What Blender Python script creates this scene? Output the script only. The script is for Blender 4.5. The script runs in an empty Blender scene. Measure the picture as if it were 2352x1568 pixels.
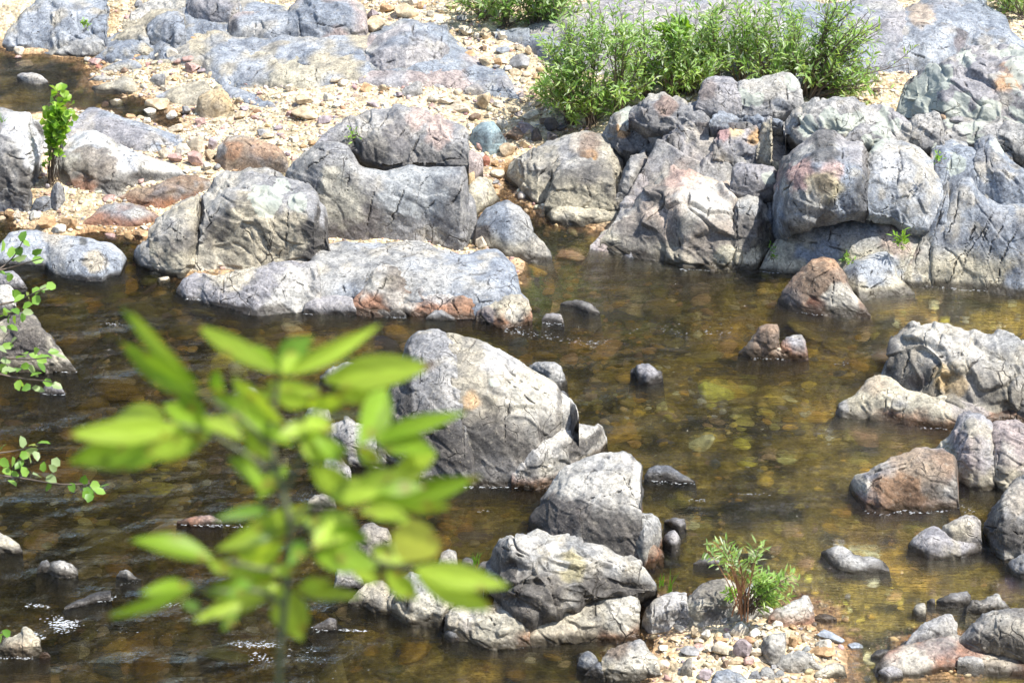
import bpy, bmesh, math, random
import numpy as np
from mathutils import Vector
from mathutils.bvhtree import BVHTree

# ------------------------------------------------------------------ camera, sky, sun, exposure
C = bpy.context.scene
H, PITCH, LENS = 8.0, math.radians(28.0), 85.0
cam_d = bpy.data.cameras.new('camera'); cam = bpy.data.objects.new('camera', cam_d)
C.collection.objects.link(cam); C.camera = cam
cam.location = (0, 0, H); cam.rotation_euler = (math.pi/2 - PITCH, 0, 0)
cam_d.lens = LENS; cam_d.sensor_width = 36; cam_d.clip_start = 0.05; cam_d.clip_end = 3000
cam_d.dof.use_dof = True; cam_d.dof.focus_distance = 15.2; cam_d.dof.aperture_fstop = 8.6

SUN = Vector((0.46, -0.10, 0.87)).normalized()
w = bpy.data.worlds.new("World"); C.world = w; w.use_nodes = True
nt = w.node_tree; sky = nt.nodes.new('ShaderNodeTexSky'); sky.sky_type = 'NISHITA'; sky.sun_disc = False
sky.sun_elevation = math.asin(SUN.z); sky.sun_rotation = math.atan2(SUN.x, SUN.y); sky.air_density = 1.0; sky.dust_density = 1.2
nt.links.new(sky.outputs[0], nt.nodes['Background'].inputs[0]); nt.nodes['Background'].inputs[1].default_value = 0.15
sd = bpy.data.lights.new('sun', 'SUN'); sd.energy = 4.6; sd.angle = math.radians(0.53); sd.color = (1, 0.955, 0.88)
so = bpy.data.objects.new('sun', sd); so.rotation_euler = SUN.to_track_quat('Z', 'Y').to_euler(); so.location = (6, 8, 14)
C.collection.objects.link(so)
C.view_settings.view_transform = 'Standard'; C.view_settings.look = 'None'; C.view_settings.gamma = 1
C.view_settings.use_curve_mapping = False; C.view_settings.exposure = 0.8
C.render.engine = 'CYCLES'; C.cycles.use_denoising = True
try: C.cycles.denoiser = 'OPENIMAGEDENOISE'
except Exception: pass
C.cycles.max_bounces = 7; C.cycles.transparent_max_bounces = 16; C.cycles.sample_clamp_indirect = 6

# ------------------------------------------------------------------ helpers
rnd = random.Random(7); RNG = np.random.default_rng(11)
F = LENS/36*2352; CXP, CYP = 1176.0, 784.0
SP, CP = math.sin(PITCH), math.cos(PITCH)
CROP = {'z': (0, 0, 1.0)}
for i, r in enumerate('adg'):
    for j in range(3):
        CROP['abcdefghi'[i*3+j]] = ((0, 775.2, 1548.1)[j], (0, 516.8, 1028.4)[i], 0.34429)
def ray(px, py):
    a = (np.asarray(px, float)-CXP)/F; b = -(np.asarray(py, float)-CYP)/F
    return a, CP + b*SP, -SP + b*CP
def unproj(px, py, z):
    dx, dy, dz = ray(px, py); t = (z-H)/dz
    return dx*t, dy*t, z+0*t
def at_dist(px, py, d):                                  # point at forward distance d from the camera
    dx, dy, dz = ray(px, py)
    return np.stack([dx*d, dy*d, H+dz*d], -1)
def pts(s, crop):
    ox, oy, k = CROP[crop]; out = []
    for t in s.split():
        v = [float(q) for q in t.split(',')]
        out.append((ox+v[0]*k, oy+v[1]*k) + tuple(v[2:]))
    return out
def hash3(i, j, k, seed):
    h = (i.astype(np.int64)*374761393 + j.astype(np.int64)*668265263 + k.astype(np.int64)*2147483647 + seed*1274126177) & 0xFFFFFFFF
    h = ((h ^ (h >> 13))*1274126177) & 0xFFFFFFFF
    h = ((h ^ (h >> 15))*2246822519) & 0xFFFFFFFF
    return ((h ^ (h >> 16)) & 0xFFFFFF)/16777215.0
def vnoise(P, seed=0):
    I = np.floor(P); f = P-I; I = I.astype(np.int64); u = f*f*f*(f*(f*6-15)+10); r = 0
    for a in (0, 1):
        for b in (0, 1):
            for c in (0, 1):
                wgt = (u[:, 0] if a else 1-u[:, 0])*(u[:, 1] if b else 1-u[:, 1])*(u[:, 2] if c else 1-u[:, 2])
                r = r + wgt*hash3(I[:, 0]+a, I[:, 1]+b, I[:, 2]+c, seed)
    return r*2-1
def fbm(P, o=4, seed=0, g=0.5):
    r = 0; a = 1.0; t = 0
    for k in range(o):
        r = r + a*vnoise(P*(2.03**k)+17.3*k, seed+k); t += a; a *= g
    return r/t
def voro(P, seed=0, jit=0.9):
    I = np.floor(P).astype(np.int64); f1 = np.full(len(P), 9.0); f2 = f1.copy(); cid = np.zeros(len(P))
    for a in (-1, 0, 1):
        for b in (-1, 0, 1):
            for c in (-1, 0, 1):
                q = I + np.array([a, b, c])
                s = np.stack([hash3(q[:, 0], q[:, 1], q[:, 2], seed+n) for n in (1, 2, 3)], -1)
                d = np.linalg.norm(q + 0.5 + (s-0.5)*jit - P, axis=1)
                m = d < f1
                f2 = np.where(m, f1, np.minimum(f2, d)); f1 = np.where(m, d, f1)
                cid = np.where(m, s[:, 0]*0.7+s[:, 1]*0.3, cid)
    return f1, f2, cid
def sstep(a, b, x):
    t = np.clip((x-a)/(b-a), 0, 1); return t*t*(3-2*t)
def mixc(a, b, t):
    return a*(1-t[:, None]) + np.asarray(b)*t[:, None]
def grid_faces(n, m):
    i = np.arange((n-1)*(m-1)); r = i//(m-1); c = i % (m-1); a = r*m+c
    return np.stack([a, a+1, a+m+1, a+m], 1)
def build(name, V, Fc, mat, attrs=None, parent=None, origin=None, smooth=True):
    V = np.asarray(V, float); Fc = np.asarray(Fc)
    if origin is None: origin = (0, 0, 0)
    me = bpy.data.meshes.new(name); n = Fc.shape[1]
    me.vertices.add(len(V)); me.vertices.foreach_set('co', (V-np.asarray(origin)).astype(np.float32).ravel())
    me.loops.add(Fc.size); me.loops.foreach_set('vertex_index', Fc.astype(np.int32).ravel())
    me.polygons.add(len(Fc)); me.polygons.foreach_set('loop_start', (np.arange(len(Fc))*n).astype(np.int32))
    me.polygons.foreach_set('loop_total', np.full(len(Fc), n, np.int32))
    me.polygons.foreach_set('use_smooth', np.full(len(Fc), smooth, bool))
    me.update(calc_edges=True); me.validate()
    for k, v in (attrs or {}).items():
        v = np.asarray(v, np.float32)
        if v.ndim == 1:
            a = me.attributes.new(k, 'FLOAT', 'POINT'); a.data.foreach_set('value', v)
        else:
            if v.shape[1] == 3: v = np.concatenate([v, np.ones((len(v), 1), np.float32)], 1)
            a = me.attributes.new(k, 'FLOAT_COLOR', 'POINT'); a.data.foreach_set('color', v.ravel())
    me.materials.append(mat)
    o = bpy.data.objects.new(name, me); C.collection.objects.link(o)
    o.location = origin
    if parent is not None:
        o.parent = parent; o.location = Vector(origin)-parent.location
    return o
def tag(o, label, cat, group=None):
    o['label'] = label; o['category'] = cat
    if group: o['group'] = group
    return o
def empty(name, loc, label, cat, group=None):
    o = bpy.data.objects.new(name, None); C.collection.objects.link(o); o.location = loc; o.empty_display_size = 0.1
    return tag(o, label, cat, group)

# ------------------------------------------------------------------ materials
def new_mat(name):
    m = bpy.data.materials.new(name); m.use_nodes = True; n = m.node_tree.nodes; l = m.node_tree.links
    return m, n, l, n['Principled BSDF']
def N(n, t, **kw):
    x = n.new(t)
    for k, v in kw.items():
        if k in ('operation', 'blend_type', 'data_type', 'feature', 'attribute_name', 'distance', 'interpolation_type', 'noise_dimensions', 'vector_type', 'wave_type', 'noise_type'): setattr(x, k, v)
        else: x.inputs[k].default_value = v
    return x
def ramp(n, l, src, a, b, lo=0.0, hi=1.0):
    x = n.new('ShaderNodeMapRange'); x.interpolation_type = 'SMOOTHSTEP'
    x.inputs[1].default_value = a; x.inputs[2].default_value = b; x.inputs[3].default_value = lo; x.inputs[4].default_value = hi
    l.new(src, x.inputs[0]); return x.outputs[0]
def mathn(n, l, op, a, b):
    x = n.new('ShaderNodeMath'); x.operation = op
    for i, v in enumerate((a, b)):
        if isinstance(v, (int, float)): x.inputs[i].default_value = v
        else: l.new(v, x.inputs[i])
    return x.outputs[0]
def mixn(n, l, fac, a, b, mode='MIX'):
    x = n.new('ShaderNodeMix'); x.data_type = 'RGBA'; x.blend_type = mode
    for i, v in ((0, fac), (6, a), (7, b)):
        if isinstance(v, (int, float)): x.inputs[i].default_value = v
        elif isinstance(v, tuple): x.inputs[i].default_value = v+(1,) if len(v) == 3 else v
        else: l.new(v, x.inputs[i])
    return x.outputs[2]

def rock_material():
    m, n, l, b = new_mat('river_rock')
    co = n.new('ShaderNodeTexCoord').outputs['Object']
    col = N(n, 'ShaderNodeAttribute', attribute_name='col').outputs['Color']
    msk = N(n, 'ShaderNodeAttribute', attribute_name='msk')
    sep = n.new('ShaderNodeSeparateColor'); l.new(msk.outputs['Color'], sep.inputs[0])
    crk_v, lich_v, wet_v = sep.outputs[0], sep.outputs[1], sep.outputs[2]
    # joints: stretched warped cells, thin dark lines that come and go
    warp = N(n, 'ShaderNodeTexNoise', Scale=3.0, Detail=3.0); l.new(co, warp.inputs['Vector'])
    wv = N(n, 'ShaderNodeVectorMath', operation='MULTIPLY_ADD'); l.new(warp.outputs['Color'], wv.inputs[0])
    wv.inputs[1].default_value = (.28, .28, .28); l.new(co, wv.inputs[2])
    mp = N(n, 'ShaderNodeMapping'); mp.inputs['Rotation'].default_value = (0.5, 0.55, 0.2); mp.inputs['Scale'].default_value = (1.5, 1.0, .38)
    l.new(wv.outputs[0], mp.inputs['Vector'])
    v1 = N(n, 'ShaderNodeTexVoronoi', feature='DISTANCE_TO_EDGE', Scale=3.6); l.new(mp.outputs[0], v1.inputs['Vector'])
    v2 = N(n, 'ShaderNodeTexVoronoi', feature='DISTANCE_TO_EDGE', Scale=10.0); l.new(wv.outputs[0], v2.inputs['Vector'])
    big = N(n, 'ShaderNodeTexNoise', Scale=2.3, Detail=2.0); l.new(co, big.inputs['Vector'])
    med = N(n, 'ShaderNodeTexNoise', Scale=9.0, Detail=8.0, Roughness=0.65); l.new(co, med.inputs['Vector'])
    fin = N(n, 'ShaderNodeTexNoise', Scale=60.0, Detail=6.0, Roughness=0.7); l.new(co, fin.inputs['Vector'])
    c1 = mathn(n, l, 'MULTIPLY', ramp(n, l, v1.outputs['Distance'], 0.002, 0.014, 1, 0), ramp(n, l, big.outputs[0], .50, .60))
    c2 = mathn(n, l, 'MULTIPLY', ramp(n, l, v2.outputs['Distance'], 0.004, 0.03, 1, 0), ramp(n, l, med.outputs[0], .53, .62))
    rd = n.new('ShaderNodeObjectInfo').outputs['Random']
    crk = mathn(n, l, 'MAXIMUM', mathn(n, l, 'MAXIMUM', mathn(n, l, 'MULTIPLY', c1, ramp(n, l, rd, .0, .8, .15, 1)), mathn(n, l, 'MULTIPLY', c2, ramp(n, l, rd, .2, 1, .9, .2))), crk_v)
    # mottling
    c = mixn(n, l, 1.0, col, mixn(n, l, ramp(n, l, med.outputs[0], .3, .7), (.50, .51, .53), (1.28, 1.26, 1.21)), 'MULTIPLY')
    c = mixn(n, l, 1.0, c, mixn(n, l, ramp(n, l, fin.outputs[0], .3, .7), (.62, .62, .62), (1.30, 1.30, 1.30)), 'MULTIPLY')
    pit = N(n, 'ShaderNodeTexNoise', Scale=26.0, Detail=5.0, Roughness=.75); l.new(co, pit.inputs['Vector'])
    spk = mathn(n, l, 'MULTIPLY', ramp(n, l, pit.outputs[0], .575, .64), ramp(n, l, big.outputs[0], .36, .62, .2, .85))
    c = mixn(n, l, spk, c, (.075, .07, .062))
    buff = mathn(n, l, 'MULTIPLY', ramp(n, l, pit.outputs[0], .44, .36), .28)
    c = mixn(n, l, buff, c, (.47, .43, .34))
    # lichen
    lf = N(n, 'ShaderNodeTexNoise', Scale=22.0, Detail=6.0, Roughness=.7); l.new(co, lf.inputs['Vector'])
    lm = ramp(n, l, mathn(n, l, 'ADD', lich_v, mathn(n, l, 'MULTIPLY', mathn(n, l, 'SUBTRACT', lf.outputs[0], .5), 1.6)), .42, .58)
    c = mixn(n, l, mathn(n, l, 'MULTIPLY', lm, .6), c, (.45, .49, .41))
    c = mixn(n, l, mathn(n, l, 'MULTIPLY', crk, .82), c, (.045, .038, .03))
    c = mixn(n, l, mathn(n, l, 'MULTIPLY', wet_v, .85), c, (.03, .023, .014))
    l.new(c, b.inputs['Base Color'])
    l.new(mathn(n, l, 'MULTIPLY_ADD' if False else 'SUBTRACT', .8, mathn(n, l, 'MULTIPLY', wet_v, .62)), b.inputs['Roughness'])
    b.inputs['Specular IOR Level'].default_value = .35
    hgt = mathn(n, l, 'ADD', mathn(n, l, 'MULTIPLY', med.outputs[0], .45), mathn(n, l, 'MULTIPLY', fin.outputs[0], .16))
    hgt = mathn(n, l, 'SUBTRACT', hgt, mathn(n, l, 'MULTIPLY', crk, .55))
    hgt = mathn(n, l, 'SUBTRACT', hgt, mathn(n, l, 'MULTIPLY', spk, .25))
    bp = N(n, 'ShaderNodeBump', Strength=.75, Distance=.045); l.new(hgt, bp.inputs['Height']); l.new(bp.outputs[0], b.inputs['Normal'])
    return m
def stone_material():
    m, n, l, b = new_mat('loose_stone')
    co = n.new('ShaderNodeTexCoord').outputs['Object']
    col = N(n, 'ShaderNodeAttribute', attribute_name='col').outputs['Color']
    a = N(n, 'ShaderNodeTexNoise', Scale=14.0, Detail=6.0, Roughness=.65); l.new(co, a.inputs['Vector'])
    f = N(n, 'ShaderNodeTexNoise', Scale=70.0, Detail=4.0); l.new(co, f.inputs['Vector'])
    c = mixn(n, l, 1.0, col, mixn(n, l, ramp(n, l, a.outputs[0], .32, .68), (.68, .66, .64), (1.2, 1.2, 1.2)), 'MULTIPLY')
    c = mixn(n, l, 1.0, c, mixn(n, l, ramp(n, l, f.outputs[0], .3, .7), (.8, .8, .8), (1.15, 1.15, 1.15)), 'MULTIPLY')
    l.new(c, b.inputs['Base Color']); b.inputs['Roughness'].default_value = .75; b.inputs['Specular IOR Level'].default_value = .3
    bp = N(n, 'ShaderNodeBump', Strength=.6, Distance=.02); l.new(mathn(n, l, 'ADD', a.outputs[0], mathn(n, l, 'MULTIPLY', f.outputs[0], .3)), bp.inputs['Height'])
    l.new(bp.outputs[0], b.inputs['Normal'])
    return m
def ground_material():
    m, n, l, b = new_mat('gravelly_ground')
    co = n.new('ShaderNodeTexCoord').outputs['Object']
    col = N(n, 'ShaderNodeAttribute', attribute_name='col').outputs['Color']
    v = N(n, 'ShaderNodeTexVoronoi', feature='F1', Scale=34.0); l.new(co, v.inputs['Vector'])
    v2 = N(n, 'ShaderNodeTexVoronoi', feature='F1', Scale=11.0); l.new(co, v2.inputs['Vector'])
    f = N(n, 'ShaderNodeTexNoise', Scale=8.0, Detail=8.0, Roughness=.7); l.new(co, f.inputs['Vector'])
    s1 = n.new('ShaderNodeSeparateColor'); l.new(v.outputs['Color'], s1.inputs[0])
    s2 = n.new('ShaderNodeSeparateColor'); l.new(v2.outputs['Color'], s2.inputs[0])
    c = mixn(n, l, 1.0, col, mixn(n, l, s1.outputs[0], (.6, .58, .55), (1.3, 1.28, 1.25)), 'MULTIPLY')
    c = mixn(n, l, 1.0, c, mixn(n, l, s2.outputs[1], (.72, .70, .66), (1.25, 1.22, 1.15)), 'MULTIPLY')
    c = mixn(n, l, 1.0, c, mixn(n, l, ramp(n, l, f.outputs[0], .3, .7), (.55, .55, .5), (1.35, 1.32, 1.25)), 'MULTIPLY')
    l.new(c, b.inputs['Base Color']); b.inputs['Roughness'].default_value = .85; b.inputs['Specular IOR Level'].default_value = .25
    hgt = mathn(n, l, 'ADD', mathn(n, l, 'MULTIPLY', v.outputs['Distance'], -.8), mathn(n, l, 'MULTIPLY', v2.outputs['Distance'], -1.4))
    bp = N(n, 'ShaderNodeBump', Strength=.8, Distance=.03); l.new(mathn(n, l, 'ADD', hgt, f.outputs[0]), bp.inputs['Height']); l.new(bp.outputs[0], b.inputs['Normal'])
    return m
def leaf_material(name, tr=.45, rough=.4):
    m, n, l, b = new_mat(name)
    col = N(n, 'ShaderNodeAttribute', attribute_name='col').outputs['Color']
    l.new(col, b.inputs['Base Color']); b.inputs['Roughness'].default_value = rough; b.inputs['Specular IOR Level'].default_value = .35
    t = n.new('ShaderNodeBsdfTranslucent')
    l.new(mixn(n, l, 1.0, col, (1.5, 1.35, .6), 'MULTIPLY'), t.inputs[0])
    mx = n.new('ShaderNodeMixShader'); mx.inputs[0].default_value = tr
    l.new(b.outputs[0], mx.inputs[1]); l.new(t.outputs[0], mx.inputs[2]); l.new(mx.outputs[0], n['Material Output'].inputs[0])
    return m
def plain(name, col, rough=.7):
    m, n, l, b = new_mat(name)
    co = n.new('ShaderNodeTexCoord').outputs['Object']
    a = N(n, 'ShaderNodeTexNoise', Scale=30.0, Detail=5.0); l.new(co, a.inputs['Vector'])
    l.new(mixn(n, l, a.outputs[0], tuple(c*.6 for c in col), tuple(min(1, c*1.35) for c in col)), b.inputs['Base Color']); b.inputs['Roughness'].default_value = rough
    return m
def water_material():
    m, n, l, b = new_mat('river_water'); n.remove(b)
    co = n.new('ShaderNodeTexCoord').outputs['Object']
    def layer(sx, sy, rot, sc, det=3.0):
        mp = N(n, 'ShaderNodeMapping'); mp.inputs['Rotation'].default_value = (0, 0, rot); mp.inputs['Scale'].default_value = (sx, sy, 1)
        l.new(co, mp.inputs['Vector'])
        t = N(n, 'ShaderNodeTexNoise', Scale=sc, Detail=det, Roughness=.6, Distortion=.6); l.new(mp.outputs[0], t.inputs['Vector']); return t.outputs[0]
    h1 = layer(.55, 2.6, .32, 3.4, 4.0); h2 = layer(.6, 2.4, .42, 13.0, 3.0); h3 = layer(1, 1.6, -.2, 34.0, 2.0)
    amp = N(n, 'ShaderNodeTexNoise', Scale=.55, Detail=2.0); l.new(co, amp.inputs['Vector'])
    rip = N(n, 'ShaderNodeAttribute', attribute_name='rip').outputs['Fac']
    fine = mathn(n, l, 'MULTIPLY', mathn(n, l, 'ADD', mathn(n, l, 'MULTIPLY', h2, .45), mathn(n, l, 'MULTIPLY', h3, .2)), rip)
    hh = mathn(n, l, 'ADD', mathn(n, l, 'MULTIPLY', h1, mathn(n, l, 'ADD', mathn(n, l, 'MULTIPLY', rip, .8), .35)), fine)
    bp = N(n, 'ShaderNodeBump', Strength=1.0, Distance=.17); l.new(hh, bp.inputs['Height'])
    fr = N(n, 'ShaderNodeFresnel', IOR=1.42); l.new(bp.outputs[0], fr.inputs['Normal'])
    tr = n.new('ShaderNodeBsdfTransparent'); tr.inputs[0].default_value = (.95, .95, .90, 1)
    rf = n.new('ShaderNodeBsdfRefraction'); rf.inputs['IOR'].default_value = 1.333; rf.inputs['Roughness'].default_value = 0.0; rf.inputs[0].default_value = (.95, .95, .90, 1); l.new(bp.outputs[0], rf.inputs['Normal'])
    m0 = n.new('ShaderNodeMixShader'); m0.inputs[0].default_value = .5; l.new(tr.outputs[0], m0.inputs[1]); l.new(rf.outputs[0], m0.inputs[2])
    gl = n.new('ShaderNodeBsdfGlossy'); gl.inputs['Roughness'].default_value = .05; l.new(bp.outputs[0], gl.inputs['Normal'])
    mx = n.new('ShaderNodeMixShader'); l.new(fr.outputs[0], mx.inputs[0]); l.new(m0.outputs[0], mx.inputs[1]); l.new(gl.outputs[0], mx.inputs[2])
    out = n['Material Output']; l.new(mx.outputs[0], out.inputs['Surface'])
    va = n.new('ShaderNodeVolumeAbsorption'); va.inputs['Color'].default_value = (.62, .55, .22, 1); va.inputs['Density'].default_value = 2.6
    l.new(va.outputs[0], out.inputs['Volume'])
    return m
M_ROCK, M_STONE, M_GROUND, M_WATER = rock_material(), stone_material(), ground_material(), water_material()
M_LEAF = leaf_material('green_leaf'); M_FORE = leaf_material('young_leaf', .5, .45)
M_BARK = plain('brown_bark', (.13, .10, .075)); M_REDSTEM = plain('reddish_stem', (.32, .16, .08)); M_GSTEM = plain('olive_stem', (.10, .11, .05))

# ------------------------------------------------------------------ terrain
def poly_w(s, crop='z'):
    p = pts(s, crop); x, y, _ = unproj([q[0] for q in p], [q[1] for q in p], 0.0)
    return np.stack([x, y], 1)
def sdist(X, Y, P):                                       # + inside
    d = np.full(X.shape, 1e9); ins = np.zeros(X.shape, bool); n = len(P)
    for i in range(n):
        a, b = P[i], P[(i+1) % n]; e = b-a; t = np.clip(((X-a[0])*e[0]+(Y-a[1])*e[1])/(e@e+1e-12), 0, 1)
        d = np.minimum(d, np.hypot(X-a[0]-t*e[0], Y-a[1]-t*e[1]))
        c = ((a[1] > Y) != (b[1] > Y)) & (X < (b[0]-a[0])*(Y-a[1])/(b[1]-a[1]+1e-15)+a[0]); ins ^= c
    return np.where(ins, d, -d)
BANK = poly_w("-900,520 0,497 60,520 150,545 240,530 330,535 345,570 420,640 700,655 850,650 1190,650 1205,560 1090,560 1080,500 1120,478 1150,430 1160,380 1185,370 1185,420 1215,470 1250,490 1400,540 1560,590 1800,610 2100,630 2352,630 3300,660 3300,-1200 -900,-1200")
POOL = poly_w("-900,90 0,108 60,118 120,128 215,133 205,150 225,165 215,185 240,205 310,222 360,235 410,262 430,285 380,297 330,285 250,262 170,260 0,262 -900,270")
BAR = poly_w("1475,1400 1500,1382 1600,1392 1700,1392 1860,1402 1885,1440 1925,1452 1955,1500 1945,1535 1890,1556 1900,1640 1480,1640 1472,1520 1500,1480")
BAR2 = poly_w("2085,1500 2150,1472 2352,1482 2700,1480 2700,1528 2070,1530")
def zfun(X, Y):
    s = np.maximum(sdist(X, Y, BANK), -99); s = np.minimum(s, -sdist(X, Y, POOL))
    s = np.maximum(s, np.maximum(sdist(X, Y, BAR), sdist(X, Y, BAR2)))
    P = np.stack([X, Y, 0*X], -1).reshape(-1, 3)
    n1 = fbm(P*.9, 4, 5).reshape(X.shape); n2 = fbm(P*4.0, 3, 9).reshape(X.shape)
    s = s + .10*n2
    up = .015 + np.minimum(.10*s, .09+.03*s) + .055*np.clip(Y-17.5, 0, 40)*sstep(0, 1.5, s)
    dn = -np.minimum(.2*-s, .06+.02*-s); dn = np.maximum(dn, -.13) + .03*n1*sstep(0, .6, -s) + .02*n2*sstep(0, .3, -s)
    def dip(px, py, r, a):
        x, y, _ = unproj(px, py, 0); return a*np.exp(-((X-x)**2+((Y-y)*.8)**2)/r**2)
    dn = dn - sstep(0, .4, -s)*(dip(1400, 680, .8, .16) + dip(1750, 790, .7, .08) + dip(300, 800, 1.2, .04) - dip(1650, 900, .7, .04) - dip(1950, 1380, .5, .03) + dip(150, 1050, .8, .05))
    z = np.where(s > 0, up + .03*n1*sstep(0, .5, s) + .012*n2, dn)
    hill = np.where(Y < 2, 5.6, 5.6-(Y-2)*.768)
    return np.maximum(z, hill)
def axis(lo, hi, st, far):
    a = list(np.arange(lo, hi+1e-6, st)); s = st; x = hi; up = []
    while x < far: s *= 1.25; x += s; up.append(x)
    s = st; x = lo; dn = []
    while x > -far: s *= 1.25; x -= s; dn.append(x)
    return np.array(dn[::-1]+a+up)
GX, GY = axis(-6, 6, .05, 700), axis(9, 26, .05, 900)
GXX, GYY = np.meshgrid(GX, GY); GZ = zfun(GXX, GYY)
def terr(x, y):
    x = np.atleast_1d(x); y = np.atleast_1d(y)
    i = np.clip(np.searchsorted(GX, x)-1, 0, len(GX)-2); j = np.clip(np.searchsorted(GY, y)-1, 0, len(GY)-2)
    u = (x-GX[i])/(GX[i+1]-GX[i]); v = (y-GY[j])/(GY[j+1]-GY[j])
    return (GZ[j, i]*(1-u)+GZ[j, i+1]*u)*(1-v)+(GZ[j+1, i]*(1-u)+GZ[j+1, i+1]*u)*v
def ground_hit(px, py, it=14):
    px = np.atleast_1d(np.asarray(px, float)); py = np.atleast_1d(np.asarray(py, float)); z = np.zeros(px.shape)
    for _ in range(it):
        x, y, _z = unproj(px, py, z); z = .5*z+.5*terr(x, y)
    x, y, _z = unproj(px, py, z); return x, y, z
P = np.stack([GXX, GYY, GZ], -1).reshape(-1, 3)
nz1 = fbm(P*1.3, 4, 31); nz2 = fbm(P*3.5, 4, 37)
cg = np.tile([.60, .52, .39], (len(P), 1)); cg = mixc(cg, (.70, .63, .51), sstep(-.2, .5, nz1)); cg = mixc(cg, (.42, .28, .15), sstep(.15, .6, nz2)*.6)
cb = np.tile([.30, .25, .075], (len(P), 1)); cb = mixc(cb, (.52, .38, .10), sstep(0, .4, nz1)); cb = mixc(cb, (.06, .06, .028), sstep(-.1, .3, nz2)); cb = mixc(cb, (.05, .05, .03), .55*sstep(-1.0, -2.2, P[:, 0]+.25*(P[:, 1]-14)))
xg, yg, _ = unproj(1330, 650, 0); cb = mixc(cb, (.11, .16, .06), sstep(1.3, .3, np.hypot(P[:, 0]-xg, P[:, 1]-yg)+.4*nz2)*.8)
cg = mixc(cg, (.30, .15, .06), sstep(.05, .0, P[:, 2])*.7)
colr = np.where((P[:, 2] > -.02)[:, None], cg, cb); hs = sstep(.25, .6, P[:, 2])*(P[:, 1] < 9.6); colr = mixc(colr, (.12, .10, .05), hs)
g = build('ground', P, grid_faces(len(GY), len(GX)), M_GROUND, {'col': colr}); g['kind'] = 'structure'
# water: one closed body, its top rippled, its bed far below
WX, WY = np.concatenate([[-60, -30, -12], np.arange(-6, 6.01, .05), [12, 30, 60]]), np.concatenate([np.arange(8.2, 26.01, .05), [30, 40, 70]])
XX, YY = np.meshgrid(WX, WY); Q = np.stack([XX, YY, 0*XX], -1).reshape(-1, 3)
def wdist(px, py): x, y, _ = unproj(px, py, 0); return np.hypot(Q[:, 0]-x, (Q[:, 1]-y)*.7)
rip = .55 + .45*sstep(-3.2, -.5, -Q[:, 0]-.15*(Q[:, 1]-14)) + .35*fbm(Q*.8, 3, 71)
rip = rip*(.25+.75*sstep(.35, .9, wdist(2250, 740)))*(.3+.7*sstep(.4, 1.2, wdist(2050, 1400)))*(.3+.7*sstep(.5, 1.5, wdist(100, 190)))*(.5+.5*sstep(.3, .9, wdist(1400, 650)))
rip = rip*(1+.7*sstep(-.6, -1.8, Q[:, 0]+.12*(Q[:, 1]-14))); rip = np.clip(rip, .08, 1.9)
R2 = Q@np.array([[math.cos(.3), -math.sin(.3), 0], [math.sin(.3), math.cos(.3), 0], [0, 0, 1]])
Q[:, 2] = (.012*fbm(R2*np.array([1.6, 4.2, 1]), 3, 81) + .003*fbm(R2*np.array([3, 6, 1]), 2, 85))*rip
nw, mw = len(WY), len(WX); Fw = [tuple(f) for f in grid_faces(nw, mw)]
bot = len(Q); Qb = Q.copy(); Qb[:, 2] = -3.0
edge = list(range(mw)) + [r*mw+mw-1 for r in range(1, nw)] + [(nw-1)*mw+c for c in range(mw-2, -1, -1)] + [r*mw for r in range(nw-2, 0, -1)]
Qe = Qb[edge]; ne = len(edge); Fs = [(edge[i], bot+i, bot+(i+1) % ne, edge[(i+1) % ne]) for i in range(ne)]
me = bpy.data.meshes.new('river_water'); allv = np.concatenate([Q, Qe]); me.from_pydata(allv.tolist(), [], [tuple(int(q) for q in f) for f in Fw+Fs]+[tuple(int(bot+i) for i in range(ne))[::-1]])
for p_ in me.polygons: p_.use_smooth = len(p_.vertices) == 4
a = me.attributes.new('rip', 'FLOAT', 'POINT'); a.data.foreach_set('value', np.concatenate([rip, np.ones(ne)]).astype(np.float32))
me.materials.append(M_WATER)
wo = bpy.data.objects.new('river_water', me); C.collection.objects.link(wo); wo['kind'] = 'structure'
# ------------------------------------------------------------------ rock builder
PAL = {'blue': ((.235, .265, .31), (.34, .365, .40)), 'grey': ((.27, .27, .275), (.38, .37, .35)), 'beige': ((.42, .38, .29), (.30, .28, .24)),
       'dark': ((.13, .125, .12), (.27, .25, .22)), 'pink': ((.36, .305, .29), (.31, .31, .325)), 'brown': ((.24, .17, .12), (.34, .27, .2)),
       'pale': ((.52, .50, .45), (.40, .39, .38)), 'slate': ((.15, .165, .19), (.24, .25, .27)), 'mauve': ((.285, .28, .295), (.36, .345, .345)),
       'tan': ((.50, .38, .22), (.42, .33, .22)), 'teal': ((.25, .34, .37), (.33, .40, .42)), 'ash': ((.34, .34, .33), (.46, .44, .40))}
ROCK_TREES = []; NAMED = []
def voro_vec(P, seed=0, jit=.95):
    I = np.floor(P).astype(np.int64); f1 = np.full(len(P), 9.0); f2 = f1.copy(); cid = np.zeros(len(P)); dv = np.zeros((len(P), 3))
    for a in (-1, 0, 1):
        for b in (-1, 0, 1):
            for c in (-1, 0, 1):
                q = I + np.array([a, b, c])
                s = np.stack([hash3(q[:, 0], q[:, 1], q[:, 2], seed+n) for n in (1, 2, 3)], -1)
                e = P - (q + 0.5 + (s-0.5)*jit); d = np.linalg.norm(e, axis=1); m = d < f1
                f2 = np.where(m, f1, np.minimum(f2, d)); f1 = np.where(m, d, f1); cid = np.where(m, s[:, 0]*0.7+s[:, 1]*0.3, cid); dv = np.where(m[:, None], e, dv)
    return f1, f2, cid, dv
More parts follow.
